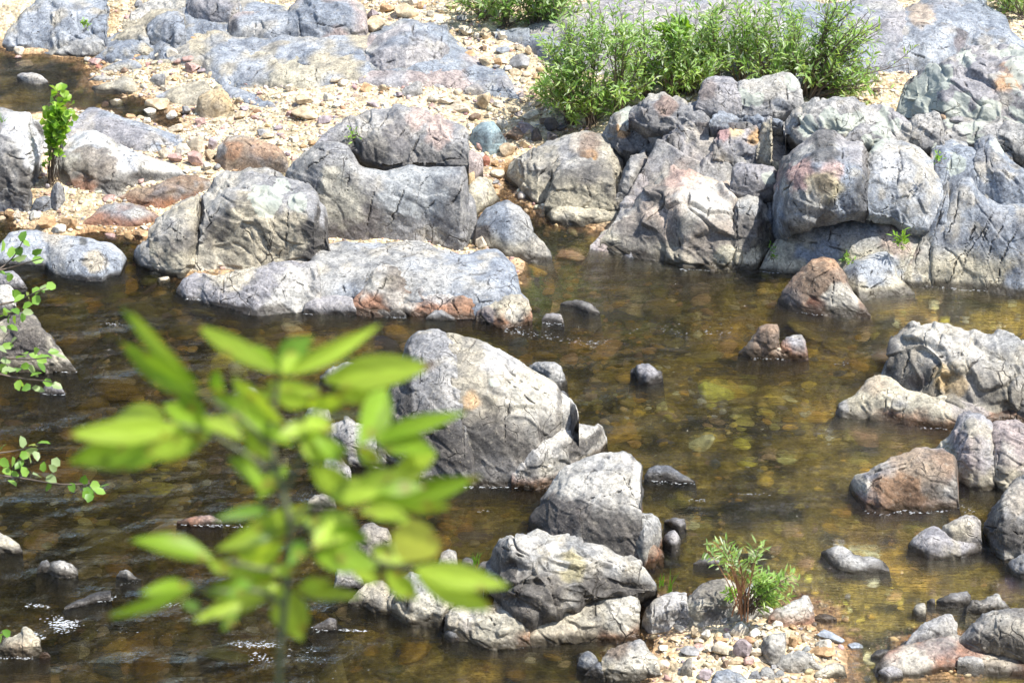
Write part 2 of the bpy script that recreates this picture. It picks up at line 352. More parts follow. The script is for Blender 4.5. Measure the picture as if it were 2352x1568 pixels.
def facet(dv, cid):
    a = cid*97.0; b = cid*211.0; r_ = np.stack([np.cos(a)*np.sin(b), np.sin(a)*np.sin(b), np.cos(b)], 1); return (dv*r_).sum(1)
def lobe(T, B, k=.9, e=.75, lean=.12, col='grey', col2=None, stain=.0, band=.0, rust=0., lich=0., wet=.05, rough=1., bl=.8, res=2.5, crop='z', z=None, cracks='', warm=0., cells=.5, top=None, flare=1.3, skirt=.2, strike=.55, spots=()):
    T = pts(T, crop); B = pts(B, crop); ck = [pts(s, crop) for s in cracks.split('|')] if cracks else []
    x0 = min(T[0][0], B[0][0]); x1 = max(T[-1][0], B[-1][0])
    xs = np.linspace(x0, x1, 400); ti = np.interp(xs, [p[0] for p in T], [p[1] for p in T]); bi = np.interp(xs, [p[0] for p in B], [p[1] for p in B])
    bi = np.maximum(bi, ti+.5)
    L = np.concatenate([[0], np.cumsum(np.hypot(np.diff(xs), .7*np.abs(np.diff(ti))+.3*np.abs(np.diff(bi))))])
    nu = int(np.clip(L[-1]/res, 10, 240)); u = np.linspace(0, L[-1], nu); px = np.interp(u, L, xs); pt = np.interp(u, L, ti); pb = np.interp(u, L, bi)
    for end in (0, -1):
        Pe = pb[end]-pt[end]
        if Pe > 7:
            th = np.linspace(0, math.pi/2, 9)[1:]; rr = min(.16*Pe, .10*(x1-x0)+3); ex = px[end]+(-1 if end == 0 else 1)*rr*np.sin(th)**.9; et = pb[end]-Pe*np.maximum(np.cos(th), 0)**.55; eb = np.full(len(th), pb[end])
            if end == 0: px, pt, pb = np.concatenate([ex[::-1], px]), np.concatenate([et[::-1], pt]), np.concatenate([eb, pb])
            else: px, pt, pb = np.concatenate([px, ex]), np.concatenate([pt, et]), np.concatenate([pb, eb])
    pb = np.maximum(pb, pt+.5); nu = len(px)
    kz = max(1, int(5/res)); ker = np.hanning(2*kz+3); ker /= ker.sum(); pad = len(ker)//2
    for arr in (pt, pb):
        s = np.convolve(np.pad(arr, pad, mode='edge'), ker, 'valid'); arr[1:-1] = s[1:-1]
    sj = rnd.random()*100; size_px = math.sqrt(max(20., (x1-x0)*np.max(pb-pt)))
    J = np.stack([px/size_px*5, np.full(nu, sj), np.zeros(nu)], -1)
    pt = pt + fbm(J, 4, 3, .6)*size_px*.022*rough; pb = pb + fbm(J+50, 3, 4)*size_px*.012; pb = np.maximum(pb, pt+.5)
    if len(B[0]) > 2 or any(len(p) > 2 for p in B):
        zs = [(p[0], p[2]) for p in B if len(p) > 2]; zb = np.interp(px, [a[0] for a in zs], [a[1] for a in zs])
    elif z is not None: zb = np.full(nu, float(z))
    else: zb = np.maximum(ground_hit(px, pb)[2], 0.0)
    X, Y, _ = unproj(px, pb, zb); dist = Y*CP + (H-zb)*SP; sc = dist/F
    al = np.arctan2(H-zb, np.hypot(Y, X))
    maxP = np.max(pb-pt); nv = int(np.clip(maxP*1.15/res, 8, 190))
    # profile, front base -> crest -> back
    ph = np.concatenate([np.linspace(0, math.pi*.62, nv), np.linspace(math.pi*.62, math.pi*.97, 9)[1:]])
    cs, sn = np.cos(ph), np.sin(ph)
    d_ = k*(1-np.sign(cs)*np.abs(cs)**e); h_ = np.abs(sn)**e; d_ = d_ + lean*h_
    v = h_*math.cos(al.mean()) + d_*math.sin(al.mean()); vs = v.max()
    # resample front evenly along projected length
    im = int(np.argmax(v)); tgt = np.linspace(0, vs, nv)
    mono = np.maximum.accumulate(v[:im+1]) + np.arange(im+1)*1e-9
    df = np.interp(tgt, mono, d_[:im+1]); hf = np.interp(tgt, mono, h_[:im+1])
    db, hb = d_[im+1:], h_[im+1:]
    S = (pb-pt)*sc/vs
    raised = (zb > .03) & (np.maximum(ground_hit(px, pb)[2], 0) < zb-.04); nb = 5; rows = []
    for j in range(nb, 0, -1):
        t = j/nb; rows.append((Y - np.where(raised, -.9, flare)*skirt*t**1.4*.8, zb - skirt*t))
    for d, h in zip(df, hf): rows.append((Y + d*S, zb + h*S))
    for d, h in zip(db, hb): rows.append((Y + d*S, zb + h*S))
    rows.append((Y + d_[-1]*S + .02, zb-skirt))
    YY = np.stack([r[0] for r in rows]); ZZ = np.stack([r[1] for r in rows])
    XX = ((px-CXP)/F)[None, :]*(YY*CP+(H-ZZ)*SP)
    xm = XX[nb].mean(); wid = XX[nb].max()-XX[nb].min(); spread = np.concatenate([[min(.26, .22*wid)*(j/nb)**1.3 for j in range(nb, 0, -1)], np.zeros(len(rows)-nb)])
    XX = XX + spread[:, None]*np.where(raised, -.3, 1.0)[None, :]*np.clip((XX-xm)/(np.abs(XX-xm).max()+1e-6), -1, 1)*.8
    V = np.stack([XX, YY, ZZ], -1)
    du = np.gradient(V, axis=1); dv = np.gradient(V, axis=0); Nn = np.cross(du, dv); Nn /= (np.linalg.norm(Nn, axis=2, keepdims=True)+1e-12)
    n, m = V.shape[:2]; Pf = V.reshape(-1, 3); Nf = Nn.reshape(-1, 3)
    s = size_px*sc.mean(); off = np.array([sj, -sj*.7, sj*.3])
    Sm = np.tile(S, (n, 1)).reshape(-1); edgef = np.clip(Sm/(s*.25), .15, 1)
    q = Pf/s + off
    ca, sa = math.cos(strike), math.sin(strike); q2 = q@np.array([[ca, 0, sa], [0, 1, 0], [-sa, 0, ca]]); c3, s3 = math.cos(.35+sj), math.sin(.35+sj); q2 = q2@np.array([[1, 0, 0], [0, .95, .3], [0, -.3, .95]])
    base = fbm(q*1.9, 2, 21, .45)
    cq = q2*np.array([3.0, 3.0, 4.6]) + .45*np.stack([vnoise(q*3.5, 61), vnoise(q*3.5, 62), vnoise(q*3.5, 63)], -1)
    f1, f2, cid, dv1 = voro_vec(cq, 77); tl1 = facet(dv1, cid)*sstep(-.02, .14, f2-f1); crease = 1-sstep(0, .10, f2-f1)
    act = sstep(-.15, .3, fbm(q*1.7, 2, 66))
    g1, g2, gid, dv2 = voro_vec(q2*np.array([5.5, 5.5, 13.])+.5*np.stack([vnoise(q*7, 63), vnoise(q*7, 64), vnoise(q*7, 65)], -1), 78)
    chip = (.6*facet(dv2, gid)+.5*(gid-.5))*sstep(-.02, .12, g2-g1)*sstep(-.25, .2, fbm(q*2.2, 2, 67))
    rid = 1-np.abs(fbm(q2*np.array([3.5, 3.5, 9.]), 3, 33, .55))*2
    disp = s*rough*(.05*base + (.06+cells)*(.085*tl1+.02*(cid-.5) - .012*crease*act) + .012*(rid-.5) + .022*(.3+cells)*chip) + rough*.005*fbm(Pf*11+off, 3, 44)
    ckm = crease*act*cells*.4*sstep(-.1, .25, fbm(q*3.3, 2, 68))
    PX = (XX/(YY*CP+(H-ZZ)*SP)*F+CXP).reshape(-1); zz = YY*CP+(H-ZZ)*SP; PY = (CYP-((ZZ-H)*CP+YY*SP)/zz*F).reshape(-1)
    wob = 3.0*vnoise(np.stack([PX/17, PY/17, 0*PX], -1), 91)+1.4*vnoise(np.stack([PX/6, PY/6, 0*PX], -1), 92)
    for c in ck:
        dm = np.full(len(PX), 1e9); lt = sum(math.hypot(b2[0]-a[0], b2[1]-a[1]) for a, b2 in zip(c[:-1], c[1:])); l0 = 0; tt = np.zeros(len(PX))
        for a, b2 in zip(c[:-1], c[1:]):
            ex, ey = b2[0]-a[0], b2[1]-a[1]; t = np.clip(((PX-a[0])*ex+(PY-a[1])*ey)/(ex*ex+ey*ey+1e-9), 0, 1)
            dn_ = np.hypot(PX-a[0]-t*ex+wob, PY-a[1]-t*ey+wob*.6); mm = dn_ < dm; le = math.hypot(ex, ey)
            tt = np.where(mm, (l0+t*le)/lt, tt); dm = np.where(mm, dn_, dm); l0 += le
        tw_ = np.clip(np.sin(math.pi*np.clip(tt, .02, .98))*1.3, .12, 1)*np.clip(.75+.55*vnoise(np.stack([PX/16, PY/16, 0*PX+3], -1), 95), .3, 1.3)
        cm = (1-sstep(.3, 2.4, dm/np.maximum(tw_, .45)))*np.clip(tw_*1.2, 0, .9); ckm = np.maximum(ckm, cm); disp = disp - cm*.016
    Pf = Pf + Nf*(disp*edgef)[:, None]
    zrel = Pf[:, 2]
    # ---- colours put on the stone: mineral patches, stains, bleached band, rust line, lichen
    A, A2 = PAL[col]; a1 = PAL[col2] if col2 else None
    W = Pf + off
    pn = fbm(W*2.2, 4, 101); pn2 = fbm(W*1.1+7, 3, 111); pn3 = fbm(W*5.0, 4, 121)
    cc = mixc(np.tile(A, (len(Pf), 1)), A2, sstep(-.25, .3, pn))
    if a1: cc = mixc(cc, a1[0], sstep(-.05, .25, pn2+.25*pn3)); cc = mixc(cc, a1[1], sstep(.25, .5, pn3)*.6)
    if warm: cc = mixc(cc, (.48, .33, .24), sstep(.05, .4, pn2-.3*pn3)*warm)
    cc = mixc(cc, (.44, .40, .31), sstep(.12, .45, pn3+.3*pn)*.5*min(1, .4+rough*.4))
    steep = 1-sstep(.45, .9, Nf[:, 2])
    if stain:
        sm = steep*sstep(.02, .14, zrel)*sstep(-.35, .12, fbm(W*np.array([3.2, 3.2, 1.6]), 4, 131)+.15)
        cc = mixc(cc, (.085, .078, .072), np.clip(sm*(stain*1.2+.08), 0, .95))
    if band:
        bm = sstep(band*1.25, band*.6, zrel + .06*pn3)*sstep(-.45, .05, fbm(W*6, 3, 141)+.12)
        cc = mixc(cc, (.50, .455, .34), np.clip(bm*bl, 0, 1))
    if rust:
        rm = sstep(.10, .02, zrel+.07*pn3-.03*rust)*sstep(-.15, .2, pn2+.35*rust-.1); cc = mixc(cc, (.27, .12, .06), np.clip(rm*.85, 0, 1))
    lm = np.zeros(len(Pf))
    if lich: lm = sstep(.02, .35, fbm(W*2.6+31, 3, 151)+lich-.45)*sstep(.25, .6, Nf[:, 2]+.25)
    for sp in spots:                                     # patches of colour, a few imitating shade or lit faces: (x, y, radius, colour)
        ox, oy, kk = CROP[crop]; sx, sy, r_ = ox+sp[0]*kk, oy+sp[1]*kk, sp[2]*kk
        f = sstep(1.45, .8, np.hypot(PX-sx, PY-sy)/r_ + .75*pn3 + .5*pn + .35*fbm(W*14, 2, 171))
        if sp[3] == 'lichen': lm = np.maximum(lm, f*.75)
        else: cc = mixc(cc, sp[3], f*.85)
    cc = mixc(cc, (.13, .10, .038), sstep(.0, -.05, zrel+.02*pn3)*.9*(1-sstep(9.5, 9.0, Pf[:, 1])))
    wm = sstep(wet+.02, wet*.45, zrel+.045*pn3) if wet else np.zeros(len(Pf))
    msk = np.stack([np.clip(ckm, 0, 1), np.clip(lm, 0, 1), np.clip(wm*sstep(-.06, -.01, zrel), 0, 1)], 1)
    return Pf, grid_faces(n, m), np.clip(cc, .01, .9), msk
def lobes_mesh(specs, crop, common):
    Vs, Fs, Cs, Ms = [], [], [], []; o = 0
    for T, B, kw in specs:
        kk = dict(common); kk.update(kw); kk.setdefault('crop', crop)
        V, Fq, c, m = lobe(T, B, **kk); Vs.append(V); Fs.append(Fq+o); Cs.append(c); Ms.append(m); o += len(V)
    return np.concatenate(Vs), np.concatenate(Fs), np.concatenate(Cs), np.concatenate(Ms)
def rock(name, label, specs, crop='z', cat='boulder', group=None, **common):
    V, Fq, c, m = lobes_mesh(specs, crop, common)
    top = V[:, 2].max(); org = (float(V[:, 0].mean()), float(V[:, 1].mean()), float(max(-.2, V[:, 2].min())))
    o = build(name, V, Fq, M_ROCK, {'col': c, 'msk': m}, origin=org)
    ROCK_TREES.append(BVHTree.FromPolygons([Vector(p) for p in V.tolist()], Fq.tolist()))
    tag(o, label, cat, group); return o

# ------------------------------------------------------------------ loose stones
bmi = bmesh.new(); bmesh.ops.create_icosphere(bmi, subdivisions=4, radius=1); ICO4 = (np.array([v.co for v in bmi.verts]), np.array([[v.index for v in f.verts] for f in bmi.faces])); bmi.free()
bmi = bmesh.new(); bmesh.ops.create_icosphere(bmi, subdivisions=2, radius=1); ICO2 = (np.array([v.co for v in bmi.verts]), np.array([[v.index for v in f.verts] for f in bmi.faces])); bmi.free()
bmi = bmesh.new(); bmesh.ops.create_icosphere(bmi, subdivisions=1, radius=1); ICO1 = (np.array([v.co for v in bmi.verts]), np.array([[v.index for v in f.verts] for f in bmi.faces])); bmi.free()
def stone_shape(ico, seed, planes=9, cut=.78, soft=.03):
    r = np.random.default_rng(seed); V = ico[0].copy()
    for _ in range(planes):
        n = r.normal(size=3); n /= np.linalg.norm(n); d = r.uniform(cut-.16, cut+.14)
        V = V - np.maximum(V@n-d, 0)[:, None]*n
    if soft: V = V*(1+soft*2*fbm(V*2.2+seed, 3, seed % 97))[:, None]
    return V/np.abs(V).max(0)
SCOL = {'buff': (.62, .54, .41), 'cream': (.70, .65, .54), 'tan': (.56, .45, .30), 'orange': (.50, .33, .18), 'pink': (.46, .31, .27), 'grey': (.31, .31, .31),
        'blue-grey': (.28, .31, .35), 'brown': (.24, .17, .12), 'dark': (.10, .095, .10), 'mauve': (.34, .29, .30), 'white': (.68, .64, .55), 'red': (.38, .17, .12), 'olive': (.24, .20, .06), 'golden': (.42, .27, .06)}
NST = [0]
def stone(px, py, wd, hg, col, label, name='stone', cat='stone', group=None, crop='z', z=None, seed=None, sub=.25, planes=13, tilt=0.):
    """px,py: middle of the stone's foot line; wd,hg: its visible width and height, all as seen at its place."""
    ox, oy, k = CROP[crop]; px, py, wd, hg = ox+px*k, oy+py*k, wd*k, hg*k
    NST[0] += 1; seed = NST[0]*13+5 if seed is None else seed
    if z is None: x, y, zz = (float(v[0]) for v in ground_hit(px, py))
    else: x, y, zz = (float(v) for v in unproj(px, py, z))
    s = (y*CP+(H-zz)*SP)/F; a = math.atan2(H-zz, y)
    rx = wd*s/2; full = hg*s; ry = min(rx*.85, full*.9); 
    rz = max(.25*rx, math.sqrt(max((full/1.75)**2-(ry*math.sin(a))**2, 0))/math.cos(a))
    V = stone_shape(ICO4, seed, planes, .62, .018); R = np.random.default_rng(seed); t = R.uniform(-.25, .25)+tilt
    V = V*np.array([rx, ry, rz]); V = V@np.array([[math.cos(t), 0, math.sin(t)], [0, 1, 0], [-math.sin(t), 0, math.cos(t)]])
    t = R.uniform(-.3, .3); V = V@np.array([[math.cos(t), math.sin(t), 0], [-math.sin(t), math.cos(t), 0], [0, 0, 1]])
    base = np.array(SCOL[col]); pn = fbm(V/rx*1.3+seed, 4, 7); pn2 = fbm(V/rx*3+seed, 3, 9)
    c = np.tile(base, (len(V), 1)); c = mixc(c, base*.62, sstep(0, .5, pn)); c = mixc(c, np.minimum(base*1.2+.03, .75), sstep(.05, .5, pn2)*.7)
    org = (x, y+ry*.85, zz-rz*sub*.3)
    o = build(name, V+np.array([x, y+ry*.75, zz+rz*(1-sub*1.3)]), ICO4[1], M_STONE, {'col': c}, origin=org)
    NAMED.append((px, py)); return tag(o, label, cat, group)
# ------------------------------------------------------------------ boulders standing in the river
LB = []
rock('boulder', 'biggest pale wedge boulder standing mid-river with a nose-like overhang and rounded hump', [
 ("330,1130 350,1060 460,830 490,740 540,685 630,663 720,672 790,710 830,800 840,1000", "345,1620 500,1690 740,1722 840,1735", dict(k=.9, e=.78, lean=.3, stain=.85, col='grey', cracks="560,800 540,1000 560,1200|480,1000 620,1060 740,1050")),
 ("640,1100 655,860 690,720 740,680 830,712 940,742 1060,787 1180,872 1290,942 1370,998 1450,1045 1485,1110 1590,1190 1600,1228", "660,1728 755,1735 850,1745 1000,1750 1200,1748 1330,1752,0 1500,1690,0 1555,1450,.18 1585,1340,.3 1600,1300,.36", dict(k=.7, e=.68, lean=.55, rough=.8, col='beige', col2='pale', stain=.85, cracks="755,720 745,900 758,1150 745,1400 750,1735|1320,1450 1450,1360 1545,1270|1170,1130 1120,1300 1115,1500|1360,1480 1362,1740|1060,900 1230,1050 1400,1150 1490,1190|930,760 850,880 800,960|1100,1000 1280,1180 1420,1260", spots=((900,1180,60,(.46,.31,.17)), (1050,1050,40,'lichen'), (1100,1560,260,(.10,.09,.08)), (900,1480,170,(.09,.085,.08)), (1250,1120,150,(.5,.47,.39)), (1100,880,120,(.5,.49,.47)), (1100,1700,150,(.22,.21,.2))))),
 ("1180,1620 1310,1470 1400,1385 1500,1335 1560,1300 1620,1322 1700,1345 1740,1318 1780,1335 1788,1400", "1200,1752 1330,1752 1500,1690 1700,1600 1788,1480", dict(k=.6, e=.6, col='pale', stain=.8, band=.05)),
 ], 'e', rust=.25, band=.04, cells=.35)
rock('boulder', 'grey rock half hidden behind the sloping right side of the biggest mid-river boulder', [
 ("1285,930 1340,905 1440,910 1480,940 1510,1000 1532,1050", "1285,1000 1420,1100 1490,1085 1532,1062", dict(k=.7, e=.6)),
 ("1470,1110 1500,1100 1545,1135 1552,1160", "1470,1160 1520,1175 1552,1165", dict(k=.8, col='slate'))], 'e', col='ash')
rock('boulder', 'pear-shaped boulder with white top and dark left flank in front of the biggest mid-river boulder', [
 ("1272,500 1285,450 1340,375 1400,262 1470,150 1520,112 1640,62 1780,25 1900,15 1960,25 1978,52 2030,95 2053,150 2052,260 2038,370 2042,520 2035,700", "1275,520 1400,640 1700,745 1900,775 2000,785 2038,790", dict(k=.95, e=.78, lean=.3, col='ash', col2='pale', stain=.95, cracks="1590,250 1700,140 1880,130|1800,130 1900,180 1960,290|1590,330 1760,320 1950,260|1700,60 1850,60|1960,160 1945,240 1985,330", spots=((1480,480,150,(.10,.09,.085)), (1850,660,190,(.12,.11,.10)), (1330,470,90,(.07,.065,.06))))),  # near-black patches on the left flank and lower front
 ("1955,560 1975,440 2040,432 2100,440 2140,455 2182,530 2185,580 2165,640", "1960,720 2000,770 2050,800 2140,710 2168,655", dict(k=.7, e=.65, col='pale', col2='ash', stain=.35)),
 ("1985,720 2040,650 2120,640 2165,680", "1990,780 2060,800 2110,800 2165,760", dict(k=.6, col='brown'))], 'h', cells=.3, rust=.3, rough=.8)
rock('boulder', 'rugged domed boulder with yellowish patch on a bleached ledge at the front of the river', [
 ("711,1190 745,1082 800,1042 900,1050 1000,1060 1180,1050 1240,1090 1285,1180 1290,1300", "711,1215 735,1282 850,1290 1000,1335 1120,1345 1240,1332 1290,1325", dict(k=.8, e=.7, lean=.3, z=0, col='ash', col2='beige', stain=.55, band=.17, cracks="865,1100 860,1270|1000,1100 1060,1200", rust=.7, spots=((1050,1200,130,(.5,.47,.38)),))),
 ("1262,1320 1285,1215 1330,1150 1420,1085 1500,1030 1640,1000 1800,960 1950,885 2000,930 2012,1100 2016,1240", "1262,1328 1400,1310 1600,1300 1800,1290 1900,1285 2000,1262 2016,1245", dict(k=.8, e=.65, lean=.35, z=0, col='ash', col2='beige', stain=.55, band=.17, cracks="1720,1000 1715,1180|1290,1210 1350,1150 1440,1090", rust=.7, spots=((1500,1200,200,(.5,.46,.36)), (1900,1150,100,(.52,.5,.44))))),
 ("985,800 1035,680 1100,620 1200,570 1260,522 1330,507 1400,530 1430,545 1540,555 1640,590 1760,640 1830,670 1860,690 1950,710 2000,750 2010,790 2090,850 2127,895 2122,935", "990,850 1080,1000 1180,1090 1300,1110 1500,1060 1800,1010 2000,985 2122,940", dict(k=.9, e=.8, lean=.3, z=.2, col='ash', col2='grey', stain=.9, cells=1.0, rough=1.3, wet=0, cracks="1430,700 1420,850 1450,950|1040,640 1200,720 1300,740|1180,1040 1230,900 1320,790|1480,560 1350,640 1270,720|1520,600 1700,720 1850,800|1700,650 1820,740 1980,850|1450,1030 1420,900", spots=((1570,790,95,(.38,.34,.2)), (1500,770,45,(.6,.58,.52)), (1330,990,150,(.12,.11,.1)), (1080,740,80,(.1,.095,.09)), (1880,800,40,(.62,.61,.57)), (1440,630,50,(.62,.61,.57))))),
 ("715,1235 740,1210 790,1215 810,1250 812,1280", "715,1260 760,1292 812,1290", dict(k=.8, col='slate', z=0))], 'h')
rock('boulder', 'dark low boulder with bleached waterline left of the front domed boulder', [
 ("343,1010 350,930 400,880 500,830 600,830 700,870 760,940 780,1000 745,1090", "345,1090 440,1160 490,1185 610,1180 700,1195 730,1150", dict(k=.9, e=.6, col='grey', stain=.7, band=.14, cracks="470,1010 450,1080 470,1170", spots=((600,1090,90,(.55,.53,.45)),)))], 'h', rust=.5)
rock('boulder', 'flat tan slab lying in shallow water left of the dark low boulder', [
 ("70,1020 160,930 240,880 300,890 360,930 355,1090", "72,1040 170,1060 290,1105 350,1100", dict(k=1.8, e=.7, col='beige')),
], 'h')
rock('boulder', 'dark rounded rock touching the upper left end of the flat tan slab', [
 ("-30,930 0,800 70,780 140,810 180,900", "-30,960 70,945 180,935", dict(k=.8, col='slate', stain=.6))], 'h')
rock('boulder', 'small dark rock under the yellow sapling leaf, just behind the dark low boulder', [("670,770 690,700 740,670 790,690 805,780", "672,800 805,800", dict(k=.8))], 'h', col='grey', stain=.5)
rock('boulder', 'tiny grey rock just left of the short grass tuft by the domed boulder', [("820,790 830,740 870,727 910,740 920,790", "820,800 920,800", dict(k=.8))], 'h', col='grey', stain=.5)
rock('boulder', 'small brownish rock between the short grass tuft and the domed front boulder', [("930,800 960,760 1020,750 1070,790 1085,830", "930,830 1085,845", dict(k=.8))], 'h', col='grey', stain=.5)
rock('boulder', 'rock with pale crown behind the yellow sapling leaf, upstream of the tan slab', [
 ("60,640 150,520 200,490 330,530 362,600 365,680", "60,720 200,760 365,700", dict(k=.9, col='dark', col2='beige', stain=.6))], 'h')
rock('boulder', 'low jumbled boulder left of the biggest mid-river boulder, partly behind leaves', [
 ("735,1010 760,968 800,955 850,985 945,1000 960,1030", "740,1045 800,1072 880,1078 960,1068", dict(k=.9))], 'z', col='grey', col2='beige', stain=.5)
rock('boulder', 'small mauve stone below the low jumbled boulder, near the sapling stem', [("735,1080 745,1050 780,1042 805,1075 806,1100", "735,1100 806,1112", dict(k=.8, col='mauve'))], 'z', stain=.4)
rock('boulder', 'small dark round rock poking out between sapling leaves', [
 ("700,955 708,938 730,930 755,940 762,965", "701,965 730,980 762,972", dict(k=.8, col='slate', stain=.5))], 'z')
rock('boulder', 'pale smooth round stone glimpsed behind the sapling stem', [
 ("708,1150 720,1138 742,1134 768,1145 772,1160", "708,1165 772,1168", dict(k=.9, col='beige'))], 'z')
rock('boulder', 'small dark rock with wet rim at the stem-side edge of the riffle', [
 ("735,865 760,845 800,832 850,838 875,860", "735,872 800,885 875,875", dict(k=1., col='grey'))], 'z')
rock('boulder', 'little pale rock awash behind the upper sapling leaves', [("535,905 560,888 585,890 600,905", "535,912 600,914", dict(k=1., col='ash'))], 'z')
rock('boulder', 'smaller round grey boulder of the bottom pair beside the gravel bar', [
 ("1596,1450 1610,1400 1650,1355 1690,1352 1730,1398 1745,1440", "1597,1465 1640,1498 1700,1500 1745,1470", dict(k=.9, col='slate', stain=.4))], 'h', wet=.04)
rock('boulder', 'low wedge-shaped stone squeezed between the bottom pair beside the gravel bar', [("1650,1510 1690,1450 1740,1425 1768,1440 1772,1500", "1652,1515 1740,1532 1772,1540", dict(k=.8, col='slate'))], 'h', wet=.04)
rock('boulder', 'larger brown-topped block of the bottom pair beside the gravel bar', [
 ("1757,1450 1768,1390 1800,1345 1880,1310 2000,1285 2040,1300 2080,1360 2130,1400 2150,1450 2153,1500", "1760,1532 1850,1547 2000,1547 2152,1522", dict(k=.8, e=.65, lean=.3, col='grey', stain=.3, cracks="2085,1370 1980,1400 1900,1420|1770,1450 1785,1540", band=.12, spots=((1870,1340,80,(.2,.15,.11)), (2000,1470,120,(.5,.48,.42)))))], 'h', rust=.5)
rock('boulder', 'tilted brown boulder with pale left end in the right side of the river', [
 ("1166,262 1180,228 1220,180 1300,140 1380,80 1500,25 1600,0 1700,-8 1800,5 1855,45 1887,115 1882,180 1862,260 1845,340", "1172,275 1205,325 1280,410 1380,445 1540,420 1640,435 1700,420 1825,408", dict(k=.8, e=.72, lean=.35, col='brown', col2='mauve', stain=.55, cracks="1240,330 1330,210 1450,160 1620,100|1220,190 1330,150 1500,110 1640,40", spots=((1215,235,70,(.5,.46,.38)), (1480,330,150,(.2,.12,.07)), (1830,290,40,(.42,.4,.37)))))], 'i', cells=.25, rust=.2)
rock('boulder', 'pinkish two-humped boulder behind the tilted brown boulder', [
 ("1750,0 1830,-85 1900,-215 1950,-238 2050,-235 2110,-190 2150,-100", "1752,60 1885,215 1960,268 2040,290 2140,272", dict(k=.9, e=.75, col='pink', col2='beige', band=.14, lean=.25)),
 ("1990,-70 2060,-130 2150,-190 2230,-208 2300,-185 2400,-120 2420,100", "1995,100 2140,275 2200,300 2300,300 2420,300", dict(k=.9, e=.75, col='beige', col2='pink', band=.2, lean=.25, cracks="2180,-100 2165,20 2160,200 2150,270"))], 'i', wet=.04)
rock('boulder', 'dark smooth boulder cut by the right frame edge', [
 ("2065,530 2100,450 2170,360 2210,290 2270,235 2350,165 2500,130 2650,300", "2065,560 2090,640 2150,720 2200,772 2300,775 2500,785 2650,780", dict(k=.9, e=.8, lean=.3, col='grey', stain=.95, cracks="2240,540 2300,580 2400,560|2070,520 2200,540", spots=((2180,590,100,(.08,.075,.07)), (2300,330,90,(.45,.4,.33)))))], 'i')
rock('boulder', 'small dark rock at the foot of the dark smooth boulder, at the right frame edge', [("2215,790 2250,740 2330,700 2450,720", "2216,800 2260,850 2335,875 2450,880", dict(k=.8, col='slate'))], 'i')
rock('boulder', 'dark rock at the right frame edge above the pinkish boulder', [
 ("2180,1270 2240,1210 2290,1130 2340,1090 2480,1080", "2180,1290 2260,1310 2340,1330 2480,1330", dict(k=.8, col='dark', stain=.5))], 'f')
rock('boulder', 'low double-humped rock in the shallows below the tilted brown boulder', [
 ("1564,640 1590,610 1680,550 1730,533 1785,552 1850,600 1950,625 2040,640 2070,655", "1566,662 1600,700 1700,742 1800,735 1950,722 2068,688", dict(k=1., e=.75)),
 ("1775,560 1800,520 1860,490 1950,452 2000,455 2042,490 2062,560 2052,620", "1775,600 1850,640 1960,640 2055,630", dict(k=.8, z=.03))], 'i', col='mauve', col2='beige', stain=.25, wet=.03, cells=.3)
rock('boulder', 'oblong flat grey rock alone in the calm golden shallows', [
 ("980,695 1010,675 1080,660 1150,670 1210,700 1330,725 1400,760 1435,800 1440,825", "985,705 1020,752 1060,792 1110,817 1190,830 1300,832 1438,830", dict(k=1.6, e=.8, col='grey', col2='ash', stain=.2))], 'i', wet=.03, cells=.3)
rock('bedrock', 'large grey bedrock shelf filling the bottom right corner of the river', [
 ("1348,1450 1370,1410 1430,1360 1530,1310 1650,1290 1880,1240 2000,1300 2335,1370 2500,1380", "1355,1475 1390,1530 1500,1522 1640,1512 1720,1502 1900,1492 2080,1502 2335,1512 2500,1522", dict(k=2.2, e=.75, z=0, col='ash', col2='grey', cracks="1900,1490 1880,1400 1990,1330|2080,1500 2060,1420 2200,1400|1370,1460 1500,1400 1700,1330", lean=.4, spots=((1600,1430,110,(.5,.47,.4)), (2150,1450,120,(.48,.44,.36))))),
 ("1900,1270 1960,1200 2060,1110 2170,1080 2200,1068 2335,1070 2500,1100", "1900,1310,.05 2000,1340,.06 2335,1400,.08 2500,1400,.08", dict(k=1., e=.75, col='dark', col2='grey', stain=.6, cracks="2180,1100 2175,1250 2165,1330|2060,1120 2190,1090", wet=0)),
 ("1519,1340 1590,1240 1680,1160 1790,1110 1850,1115 1873,1150 1870,1240", "1520,1345,.03 1620,1300,.04 1780,1275,.05 1870,1250,.05", dict(k=.8, e=.75, col='grey', wet=0)),
 ("1365,1490 1400,1465 1470,1450 1520,1480 1525,1510", "1365,1510 1420,1545 1525,1530", dict(k=.8, col='mauve')),
 ("1900,1400 1960,1380 2050,1400 2070,1450", "1900,1460,.03 1980,1470,.03 2070,1460,.03", dict(k=.6, col='grey'))], 'i', wet=.03, rust=.35)
rock('boulder', 'jagged grey rock standing on top of the bottom right bedrock shelf', [
 ("1955,1060 1990,1020 2050,1015 2110,980 2165,960 2200,1020 2245,1070", "1957,1095 2040,1112 2110,1110 2245,1090", dict(k=.7, e=.6)),], 'i', col='ash', stain=.3, rough=1.3)
rock('boulder', 'striped grey slab in the water above the corner bedrock shelf', [
 ("1750,1015 1790,990 1860,970 1960,948 1982,990 1984,1030", "1752,1025 1800,1050 1870,1062 1980,1042", dict(k=.8, e=.55)),], 'i', col='grey', col2='ash', stain=.4)
rock('boulder', 'small upright grey rock in the shallows left of the striped slab', [
 ("1588,1085 1610,1050 1650,1033 1687,1042 1682,1075 1665,1105", "1590,1097 1615,1132 1655,1135", dict(k=.8, e=.6)),], 'i', col='grey', band=.08)
